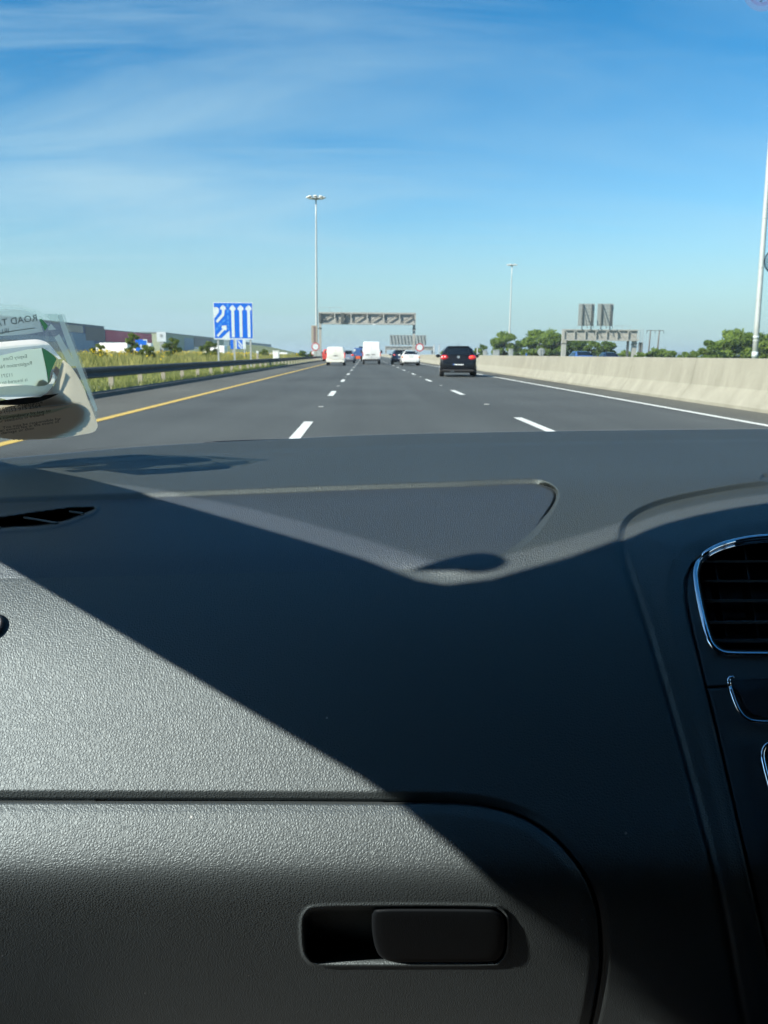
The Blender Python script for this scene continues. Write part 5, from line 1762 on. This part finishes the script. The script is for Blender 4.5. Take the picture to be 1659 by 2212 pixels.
def hatchback(name, label, X, Y, paint, yaw=0.0, scale=1.0, lit=True, group=None, rear_glass=True):
    s = thing(name, label, 'car', (X, Y, 0.006), yaw, group)
    s.scale = (scale, scale, scale)
    st_ = [(-0.02, .40, .62, .64, .62, .70, .60), (0.0, .30, .74, .76, .74, .80, .70), (0.05, .25, .88, .90, .80, .855, .78), (0.12, .22, .93, 1.02, .82, .87, .76), (0.24, .20, .94, 1.16, .82, .88, .72), (0.42, .20, .94, 1.36, .82, .88, .645), (0.55, .20, .94, 1.445, .82, .88, .615),
           (0.80, .19, .94, 1.475, .83, .885, .605), (1.6, .18, .93, 1.485, .83, .885, .605), (2.2, .18, .92, 1.44, .83, .885, .60), (2.7, .18, .92, 1.22, .83, .88, .66), (3.05, .18, .90, 1.00, .83, .875, .74), (3.6, .19, .80, .90, .82, .87, .74), (4.05, .22, .66, .74, .76, .80, .66), (4.2, .30, .55, .60, .60, .66, .55)]
    loft(st_).build('body', M[paint], s, True, angle=42)
    # tailgate glass, side glass
    sheet4(s, 'rear_window', 'car_glass', [(-0.66, 0.150, 1.045), (0.66, 0.150, 1.045), (0.545, 0.475, 1.405), (-0.545, 0.475, 1.405)], 0.02, bulge=0.035)
    for sg in (-1, 1):
        sheet4(s, 'side_window', 'car_glass', [(sg * 0.895, 0.62, 0.955), (sg * 0.895, 2.55, 0.945), (sg * 0.665, 2.05, 1.385), (sg * 0.660, 0.80, 1.40)], 0.02)
        # tail light cluster: rounded lens wrapping the corner
        mb = MB(); mb.ellipsoid((sg * 0.675, 0.10, 0.925), (0.195, 0.11, 0.125), 16, 10); t_ = mb.build('tail_light', M['tail_red'], s, True)
        mb = MB(); mb.ellipsoid((sg * 0.655, 0.018, 0.955), (0.055, 0.030, 0.045), 12, 8); mb.build('lamp_lens', M['tail_glint' if sg < 0 else 'amber'], t_, True)  # left lens is pale: a painted sun glint
        mb = MB(); mb.ellipsoid((sg * 1.0, 2.72, 1.0), (0.12, 0.06, 0.085), 12, 8); mb.bar((sg * 0.84, 2.72, 0.96), (sg * 0.95, 2.72, 0.99), 0.05, 0.04); mb.build('mirror', M[paint], s, True)
        for y in (0.72, 3.32):
            wheel(s, sg * 0.79, y, 0.325, 0.215)
    MB().box(-0.77, 0.77, -0.045, 0.16, 0.245, 0.36, 0.03).build('rear_valance', M['dark_trim'], s)
    sheet4(s, 'number_plate', 'plate', [(-0.26, -0.030, 0.575), (0.26, -0.030, 0.575), (0.26, 0.0, 0.69), (-0.26, 0.0, 0.69)], 0.015, 2, 1)
    sheet4(s, 'plate_band', 'blue_paint', [(-0.26, -0.036, 0.575), (-0.20, -0.036, 0.575), (-0.20, -0.006, 0.69), (-0.26, -0.006, 0.69)], 0.004, 1, 1)
    mb = MB(); mb.cyl((0, 0.055, 0.955), 'y', 0.066, 0.03, 20); bdg = mb.build('badge', M['alloy'], s, True, angle=40)
    for ex in (-0.34, -0.24):
        MB().cyl((ex, 0.0, 0.27), 'y', 0.035, 0.12, 12).build('exhaust', M['chrome'], s, True, angle=40)
    MB().box(-0.52, 0.52, 0.42, 0.60, 1.452, 1.485, 0.012).build('spoiler', M[paint], s)
    MB().tube([(0.0, 0.95, 1.48), (0.0, 0.80, 1.62)], 0.008, 6).build('aerial', M['dark_trim'], s)
    return s


blk = hatchback('hatchback', 'black hatchback in the right lane with red tail lights and a white number plate', 4.62, 42.0, 'black_paint', R(-5), 1.02)
hatchback('hatchback', 'small silver blue hatchback half hidden by the low white van in the left lane', -2.15, 100, 'silver_paint', 0, 1.0)
hatchback('hatchback', 'dark navy hatchback beside the left of the white saloon', 3.85, 93, 'navy_paint', 0, 1.04)


def saloon(label, X, Y, paint):
    s = thing('saloon', label, 'car', (X, Y, 0.006))
    st_ = [(0.0, .42, .66, .70, .62, .70, .62), (0.03, .30, .82, .86, .76, .82, .74), (0.10, .25, .94, .99, .80, .86, .76), (0.45, .22, .96, 1.02, .82, .875, .76), (0.72, .20, .96, 1.10, .82, .88, .72), (1.05, .20, .96, 1.31, .83, .885, .63), (1.40, .19, .95, 1.41, .83, .885, .59),
           (2.1, .18, .94, 1.43, .83, .885, .585), (2.7, .18, .93, 1.33, .83, .88, .60), (3.2, .18, .91, 1.05, .83, .875, .70), (3.9, .19, .82, .92, .82, .87, .74), (4.5, .24, .68, .74, .76, .80, .66), (4.62, .32, .56, .60, .6, .66, .55)]
    loft(st_).build('body', M[paint], s, True, angle=42)
    sheet4(s, 'rear_window', 'car_glass', [(-0.66, 0.66, 1.075), (0.66, 0.66, 1.075), (0.545, 1.20, 1.372), (-0.545, 1.20, 1.372)], 0.02, bulge=0.03)
    for sg in (-1, 1):
        sheet4(s, 'side_window', 'car_glass', [(sg * 0.895, 0.95, 0.975), (sg * 0.895, 3.05, 0.955), (sg * 0.65, 2.45, 1.35), (sg * 0.65, 1.25, 1.36)], 0.02)
        t_ = MB(); t_.box(sg * 0.80 - 0.095, sg * 0.80 + 0.045, -0.01, 0.22, 0.74, 0.90, 0.03); t_.build('tail_light', M['amber'], s)
        mb = MB(); mb.ellipsoid((sg * 1.0, 3.0, 1.0), (0.12, 0.06, 0.085), 12, 8); mb.build('mirror', M[paint], s, True)
        for y in (0.85, 3.55): wheel(s, sg * 0.79, y, 0.32, 0.205)
    MB().box(-0.72, 0.72, -0.03, 0.2, 0.255, 0.35, 0.03).build('rear_valance', M['dark_trim'], s)
    sheet4(s, 'number_plate', 'plate_dark', [(-0.26, -0.004, 0.80), (0.26, -0.004, 0.80), (0.26, 0.06, 0.90), (-0.26, 0.06, 0.90)], 0.012, 2, 1)
    MB().box(-0.30, 0.30, 0.055, 0.075, 0.93, 0.965).build('boot_trim', M['plate_dark'], s)
    return s


saloon('white saloon in the right lane with amber tail lamps, left of the black hatchback', 4.42, 82, 'white_paint')


def van(name, label, X, Y, Wd, Hh, Ln, paint, high=False, yaw=0.0, group=None, windows=True, detail=True):
    s = thing(name, label, 'van', (X, Y, 0.006), yaw, group)
    w_ = Wd / 2
    z0 = 0.42 if high else 0.34
    zb = 1.15 if high else 1.02
    st_ = [(0.0, z0 + .06, zb - .05, Hh - 0.16, w_ * .90, w_ * .955, w_ * (.80 if high else .74)), (0.05, z0, zb, Hh - 0.05, w_ * .95, w_ * .99, w_ * (.86 if high else .80)), (0.22, z0 - .05, zb, Hh, w_ * .96, w_, w_ * (.89 if high else .82)), (Ln * 0.35, z0 - .05, zb, Hh + .03, w_ * .96, w_, w_ * (.90 if high else .83)),
           (Ln * 0.62, z0 - .05, zb, Hh, w_ * .96, w_, w_ * (.88 if high else .82)), (Ln * 0.74, z0 - .05, zb, Hh * 0.93, w_ * .96, w_, w_ * .80), (Ln * 0.84, z0 - .05, zb, zb + .2, w_ * .96, w_ * .99, w_ * .82), (Ln * 0.96, z0, zb - .18, zb - .05, w_ * .92, w_ * .95, w_ * .8), (Ln, z0 + .08, zb - .4, zb - .32, w_ * .8, w_ * .84, w_ * .7)]
    loft(st_).build('body', M[paint], s, True, angle=42)
    if detail:
        for sg in (-1, 1):
            MB().box(sg * w_ * 0.955 - 0.045, sg * w_ * 0.955 + 0.045, -0.012, 0.12, zb - 0.32, zb + 0.18, 0.02).build('tail_light', M['red_paint' if high else 'tail_red'], s)
            MB().box(sg * (w_ + 0.16) - 0.09, sg * (w_ + 0.16) + 0.09, Ln * .78, Ln * .78 + 0.08, zb + 0.05, zb + 0.36, 0.02).build('mirror', M['dark_trim'], s)
            for y in (0.9 if high else 0.62, Ln - 0.95): wheel(s, sg * (w_ - 0.13), y, 0.34 if high else 0.31, 0.21)
        MB().box(-w_ * 0.93, w_ * 0.93, -0.07, 0.1, z0 - 0.04, z0 + 0.13, 0.03).build('rear_bumper', M['dark_trim' if high else paint], s)
        MB().box(-0.008, 0.008, -0.004, 0.012, z0 + 0.18, Hh - 0.22).build('door_gap', M['plate_dark'], s)
        MB().box(0.06 if high else -0.2, 0.34 if high else 0.2, -0.02, -0.002, zb - 0.16, zb - 0.07, 0.005).build('door_handle', M['plate_dark'], s)
        if high:
            MB().box(-0.62, -0.22, -0.016, 0.002, zb - 0.20, zb - 0.09).build('number_plate', M['plate_dark'], s)
        else:
            MB().box(-0.26, 0.26, -0.02, 0.002, zb - 0.38, zb - 0.27).build('number_plate', M['plate'], s)
    else:
        for sg in (-1, 1):
            for y in (0.9, Ln - 0.95): wheel(s, sg * (w_ - 0.13), y, 0.34, 0.21)
        sheet4(s, 'windscreen', 'car_glass', [(-w_ * .8, Ln * .85, zb + .12), (w_ * .8, Ln * .85, zb + .12), (w_ * .76, Ln * .74, Hh * .9), (-w_ * .76, Ln * .74, Hh * .9)], 0.03)
    return s


van('white_van', 'low cream white delivery van in the left lane', -2.80, 80, 1.80, 1.74, 4.2, 'cream_paint')
van('white_van', 'tall white high roofed van in the middle lane', 0.68, 91, 1.96, 2.40, 5.6, 'white_paint', True)

# lorry far ahead: blue cab back and an orange tail, a red vehicle left of the low van
s_ = thing('lorry', 'blue lorry far ahead with an orange tailboard, left of the tall white van', 'lorry', (-0.95, 124, 0.006))
MB().box(-0.75, 0.55, 0.4, 4.0, 0.75, 1.95, 0.06).build('box', M['blue_paint'], s_)
MB().box(0.0, 0.7, 1.6, 2.6, 1.96, 2.15, 0.04).build('cab_roof', M['navy_paint'], s_)
MB().box(-0.45, 0.25, 0.30, 0.395, 0.38, 0.78, 0.02).build('tailboard', M['orange_paint'], s_)
MB().box(-0.72, -0.45, 0.33, 0.395, 1.45, 1.80, 0.02).build('white_panel', M['sign_white'], s_)
MB().box(-0.85, 0.65, 0.42, 6.0, 0.45, 0.74).build('chassis', M['dark_trim'], s_)
for sg in (-0.62, 0.42):
    for y in (0.9, 5.0): wheel(s_, sg, y, 0.36, 0.24)
van('red_van', 'red van far ahead at the left edge of the low white van', -5.2, 122, 1.9, 1.72, 4.6, 'red_paint', False)

# cars of the opposite carriageway, roofs just over the concrete wall, facing us
def oncoming(label, c0, Y, paint):
    p = at(c0, 766, Y)
    s = hatchback('oncoming_car', label, p[0], Y, paint, R(180), 1.0, group='cars on the opposite carriageway')
    sheet4(s, 'windscreen', 'car_glass', [(-0.66, 2.86, 1.12), (0.66, 2.86, 1.12), (0.575, 2.27, 1.43), (-0.575, 2.27, 1.43)], 0.02)
    s.location.z = -0.016
    return s


oncoming('pale blue car roof over the concrete wall under the sign gantry', 1246, 78, 'blue_paint')
oncoming('darker blue car roof over the concrete wall right of the pale blue one', 1307, 98, 'navy_paint')
vp = at(1394, 760, 230)
van('white_van', 'white van far off between the gantry and the power pole', vp[0], 230, 2.0, 2.0, 5.0, 'white_paint', True, R(70), None, True, False)

# ================================================================== BUILDINGS AT THE LEFT
XB = -86.0


def shed(name, label, Y0, Y1, H, wall, X=XB, depth=40, parapet=0.35):
    s = thing(name, label, 'building', (X, Y0, 0))
    MB().box(-depth, 0, 0, Y1 - Y0, -0.3, H).build('wall', M[wall], s)
    MB().box(-depth - 0.2, 0.25, -0.2, Y1 - Y0 + 0.02, H + 0.003, H + parapet, 0.05).build('roof_edge', M['roof_grey'], s)
    return s


def panel(s, name, y0, y1, z0, z1, material, proud=0.12):
    return MB().box(0.003, proud, y0, y1, z0, z1).build(name, M[material], s)


b1 = shed('warehouse', 'long navy clad warehouse with pale lower wall and a red corner panel', 150, 283, 9.1, 'clad_navy')
panel(b1, 'pale_band', 0, 96, 3.9, 5.2, 'clad_grey', 0.10)
panel(b1, 'glazing', 0, 92, 0.5, 3.8, 'dark_glass', 0.10)
panel(b1, 'grey_wing', 96.2, 122, 0.0, 6.6, 'clad_grey', 0.16)
panel(b1, 'dark_window', 97, 112, 6.8, 8.9, 'dark_glass', 0.14)
panel(b1, 'red_panel', 114, 132.8, 4.6, 8.9, 'clad_brown', 0.20)
b2 = shed('showroom', 'low maroon fronted showroom with a white sign tower at its far end', 284, 345, 8.3, 'clad_grey', XB, 40, 0.2)
panel(b2, 'maroon_fascia', 0.2, 60.8, 4.6, 8.28, 'clad_maroon', 0.25)
panel(b2, 'window', 1.0, 60, 0.4, 4.4, 'dark_glass', 0.12)
a, b = at(339, 738, 330), at(358, 717, 330)
tw = thing('sign_tower', 'white square sign board with a grey round emblem beside the maroon fascia', 'sign', (a[0], 330, 0))
wt_ = b[0] - a[0]
MB().box(0, wt_, 0, 0.5, a[2], b[2], 0.05).build('board', M['sign_white'], tw)
MB().box(wt_ * 0.3, wt_ * 0.7, 0.1, 0.4, 0, a[2]).build('stem', M['sign_back'], tw)
zc = a[2] + (b[2] - a[2]) * 0.62
mb = MB(); mb.cyl((wt_ / 2, -0.03, zc), 'y', wt_ * 0.19, 0.06, 28); mb.build('emblem', M['galv'], tw)
mb = MB(); mb.cyl((wt_ / 2, -0.08, zc), 'y', wt_ * 0.15, 0.05, 28); mb.build('emblem_centre', M['sign_back'], tw)
b3 = shed('warehouse', 'long olive grey warehouse with a brown block behind the lane sign', 362, 520, 9.2, 'clad_olive')
panel(b3, 'grey_panel', 45, 66, 0, 8.0, 'clad_grey', 0.2)
panel(b3, 'brown_block', 68, 118, 4.4, 8.9, 'clad_brown', 0.25)
panel(b3, 'glazing', 68, 118, 0.6, 4.0, 'dark_glass', 0.14)
b4 = shed('warehouse', 'far dark teal warehouse right of the lane sign posts', 540, 780, 8.6, 'clad_teal', XB)
panel(b4, 'pale_band', 2, 236, 0.2, 4.0, 'clad_grey', 0.2)
for i, (c0, Y, lab) in enumerate(((249, 225, 'white parked van nearest the navy warehouse'), (266, 236, 'white parked van left of the small blue sign'), (281, 222, 'white parked van just behind the small blue sign'), (329, 228, 'white parked van right of the small blue sign, below the sign tower'))):
    p = at(c0, 750, Y)
    van('parked_van', lab, p[0], Y, 2.3, 3.5, 7.0, 'white_paint', True, R(90 if i % 2 else 65), 'white vans parked before the showroom', True, False)
p = at(488, 750, 190)
van('parked_van', 'white parked van between the lane sign posts', p[0], 190, 2.0, 2.7, 5.4, 'white_paint', True, R(80), 'white vans parked before the showroom', True, False)
p = at(622, 768, 210)
van('parked_van', 'white vehicle far off on the slip road before the green hill', p[0], 210, 1.9, 1.3, 5.0, 'white_paint', False, R(85), None, True, False)


# ================================================================== TREES
def leaf_cloud(clumps, n, size, seed):
    r_ = np.random.default_rng(seed)
    V = []
    per = np.array([c[3] * c[4] for c in clumps]); per = per / per.sum()
    which = r_.choice(len(clumps), n, p=per)
    cl = np.array([c[:3] for c in clumps])[which]; rad = np.array([[c[3], c[3], c[4]] for c in clumps])[which]
    d = r_.normal(size=(n, 3)); d /= np.linalg.norm(d, axis=1, keepdims=True)
    k = r_.random(n) ** 0.42
    P = cl + d * rad * k[:, None] * (1 + 0.18 * r_.normal(size=(n, 1)))
    a = r_.normal(size=(n, 3)); a /= np.linalg.norm(a, axis=1, keepdims=True)
    b = np.cross(a, r_.normal(size=(n, 3))); b /= np.linalg.norm(b, axis=1, keepdims=True)
    s_ = size * (0.6 + 0.8 * r_.random(n))[:, None]
    V = np.stack([P - a * s_, P - b * s_ * 0.6, P + a * s_, P + b * s_ * 0.6], 1).reshape(-1, 3)
    return V, np.arange(4 * n).reshape(n, 4)


def make_tree(name, label, loc, h, wdt, n, leaf, lmat, seed, crown_from=0.22, group=None, cat='tree'):
    r_ = np.random.default_rng(seed)
    s = thing(name, label, cat, loc, 0, group)
    clumps = []
    nb = 21
    for i in range(nb):
        g = 2 * math.pi * i / nb * 2.4 + r_.uniform(-.4, .4)
        zz = crown_from + (0.92 - crown_from) * ((i + 0.5) / nb)
        spread = wdt * 0.5 * (0.58 + 0.42 * math.sin(math.pi * min(1, (zz - crown_from * 0.6) / (1.02 - crown_from * 0.6))))
        rad = wdt * r_.uniform(0.10, 0.195)
        clumps.append((spread * r_.uniform(0.55, 0.88) * math.cos(g), spread * r_.uniform(0.55, 0.88) * math.sin(g), h * zz - rad * 0.2, rad, rad * r_.uniform(0.6, 0.9)))
    clumps.append((0, 0, h * (0.93) - wdt * 0.1, wdt * 0.16, wdt * 0.12))
    V, F = leaf_cloud(clumps, n, leaf, seed)
    V[:, 2] = np.maximum(V[:, 2], 0.05)
    raw_mesh('crown', V, F, M[lmat], s, smooth=False)
    mb = MB()
    mb.tube([(0, 0, -0.6), (0.05 * wdt * 0.2, 0, h * 0.3), (0, 0.02 * wdt, h * 0.62), (0, 0, h * 0.85)], [h * 0.030, h * 0.022, h * 0.014, h * 0.005], 8)
    for c in clumps[::2]:
        z_ = max(h * 0.15, c[2] - 0.25 * h)
        mb.tube([(0, 0, z_), (c[0] * 0.5, c[1] * 0.5, (z_ + c[2]) / 2 + 0.03 * h), (c[0] * 0.9, c[1] * 0.9, c[2])], [h * 0.011, h * 0.007, h * 0.003], 6)
    mb.build('trunk', M['bark'], s, True)
    return s


def tree_px(label, c0, c1, rtop, Y, n, leaf, lmat, seed, crown_from=0.15, name='broadleaf_tree', group='trees beyond the concrete barrier', hmul=1.0):
    top = at((c0 + c1) / 2, rtop, Y); wd = (c1 - c0) / F_ * Y
    return make_tree(name, label, (top[0], Y, -0.3), (top[2] + 0.3) * hmul, wd, n, leaf, lmat, seed, crown_from, group)


TR = [
    ('rounded green tree left of the distant mast', 1060, 1119, 715, 225, 5200, 0.36, 'leaf1', 3, 0.12),
    ('sparse lower tree right of the distant mast', 1100, 1140, 735, 235, 2200, 0.34, 'leaf2', 4, 0.12),
    ('tallest tree of the row with an open gap in its crown', 1128, 1206, 711, 220, 7000, 0.36, 'leaf1', 5, 0.10),
    ('full tree just left of the sign gantry', 1180, 1228, 717, 215, 4600, 0.36, 'leaf2', 6, 0.10),
    ('dark green tree behind the left part of the sign gantry', 1215, 1268, 730, 225, 4200, 0.36, 'leaf2', 7, 0.05),
    ('green tree behind the middle of the sign gantry', 1258, 1300, 733, 230, 3600, 0.34, 'leaf1', 8, 0.05),
    ('small rounded tree at the right part of the sign gantry', 1292, 1331, 736, 225, 3400, 0.34, 'leaf2', 9, 0.08),
    ('low bushy tree between the gantry and the power pole', 1334, 1370, 757, 210, 1500, 0.30, 'leaf1', 10, 0.0),
    ('low rounded tree at the foot of the power pole', 1393, 1442, 753, 190, 2600, 0.30, 'leaf1', 11, 0.0),
    ('lowest small tree right of the power pole', 1438, 1462, 757, 185, 1500, 0.28, 'leaf1', 12, 0.0),
    ('small dark pointed tree right of the black hatchback', 1030, 1052, 743, 240, 1500, 0.32, 'leaf2', 13, 0.05),
    ('small pale tree close to the black hatchback roof', 1018, 1040, 752, 230, 1100, 0.32, 'leaf1', 14, 0.0),
    ('small bush seen between the far gantry and the black hatchback', 952, 978, 752, 260, 900, 0.34, 'leaf1', 22, 0.0),
    ('broad tree at the left end of the right hand grove', 1513, 1560, 734, 160, 4200, 0.27, 'leaf1', 15, 0.0),
    ('big domed tree of the right hand grove', 1540, 1630, 711, 165, 9500, 0.28, 'leaf1', 16, 0.02),
    ('tree behind the near mast in the right hand grove', 1602, 1668, 716, 168, 6500, 0.28, 'leaf2', 17, 0.02),
    ('tree cut off by the right edge of the photo', 1640, 1720, 717, 162, 6500, 0.28, 'leaf1', 18, 0.0),
]
for lab, c0, c1, rt, Y, n, lf_, lm, sd2, cfm in TR:
    tree_px(lab, c0, c1, rt, Y, n, lf_, lm, sd2, cfm)
for c0, c1, rt in ((1465, 1492, 760.5), (1488, 1516, 758.5), (1370, 1396, 761)):
    tree_px('low green bush row on the horizon between the small trees and the right hand grove' if c0 > 1400 else 'low green bush right of the sign gantry legs', c0, c1, rt, 175, 1200, 0.26, 'leaf1', int(c0), 0.0, 'bush', 'bushes on the horizon')

SP = [
    ('thin young tree with a leafy tip before the maroon fascia', 268, 300, 716, 78, 700, 0.12, 21, 0.20),
    ('bushy young tree below the small blue sign', 295, 334, 744, 66, 1300, 0.11, 23, 0.0),
    ('slender young tree below the round emblem board', 352, 388, 727, 84, 1000, 0.12, 24, 0.1),
    ('young tree before the brown block left of the lane sign', 430, 472, 735, 92, 1300, 0.13, 25, 0.0),
    ('small young tree right of the lane sign posts', 560, 580, 754, 130, 500, 0.14, 26, 0.05),
    ('sapling near the glazing of the navy warehouse', 195, 226, 741, 66, 500, 0.11, 27, 0.0),
]
for lab, c0, c1, rt, Y, n, lf_, sd2, cfm in SP:
    top = at((c0 + c1) / 2, rt, Y); wd = (c1 - c0) / F_ * Y; z0 = float(verge_z(np.array(top[0])))
    make_tree('young_tree', lab, (top[0], Y, z0), top[2] - z0, wd, n, lf_, 'leaf3', sd2, cfm, 'young trees on the left bank')
for c0, c1, rt, lab in ((640, 662, 757, 'dark bush before the green hill'), (664, 684, 759, 'dark bush at the foot of the green hill by the tan cabinet')):
    top = at((c0 + c1) / 2, rt, 170); wd = (c1 - c0) / F_ * 170
    make_tree('bush', lab, (top[0], 170, -0.2), top[2] + 0.2, wd, 900, 0.22, 'leaf2', int(c0), 0.0, 'bushes on the horizon', 'bush')

# ------------------------------------------------------------------ the summer air
hz_m = bpy.data.materials.new('haze_air'); hz_m.use_nodes = True
hnt = hz_m.node_tree; hnt.nodes.clear()
ho_ = N(hnt, 'ShaderNodeOutputMaterial'); hv = N(hnt, 'ShaderNodeVolumePrincipled')
hv.inputs['Color'].default_value = (0.74, 0.90, 1.0, 1); hv.inputs['Density'].default_value = 0.00034; hv.inputs['Anisotropy'].default_value = 0.1
hnt.links.new(hv.outputs[0], ho_.inputs['Volume'])
hz_o = MB().box(-5200, 5200, -420, 6200, -1.1, 36).build('haze', hz_m)
tag(hz_o, 'thin pale summer haze over the road', 'haze', kind='stuff')
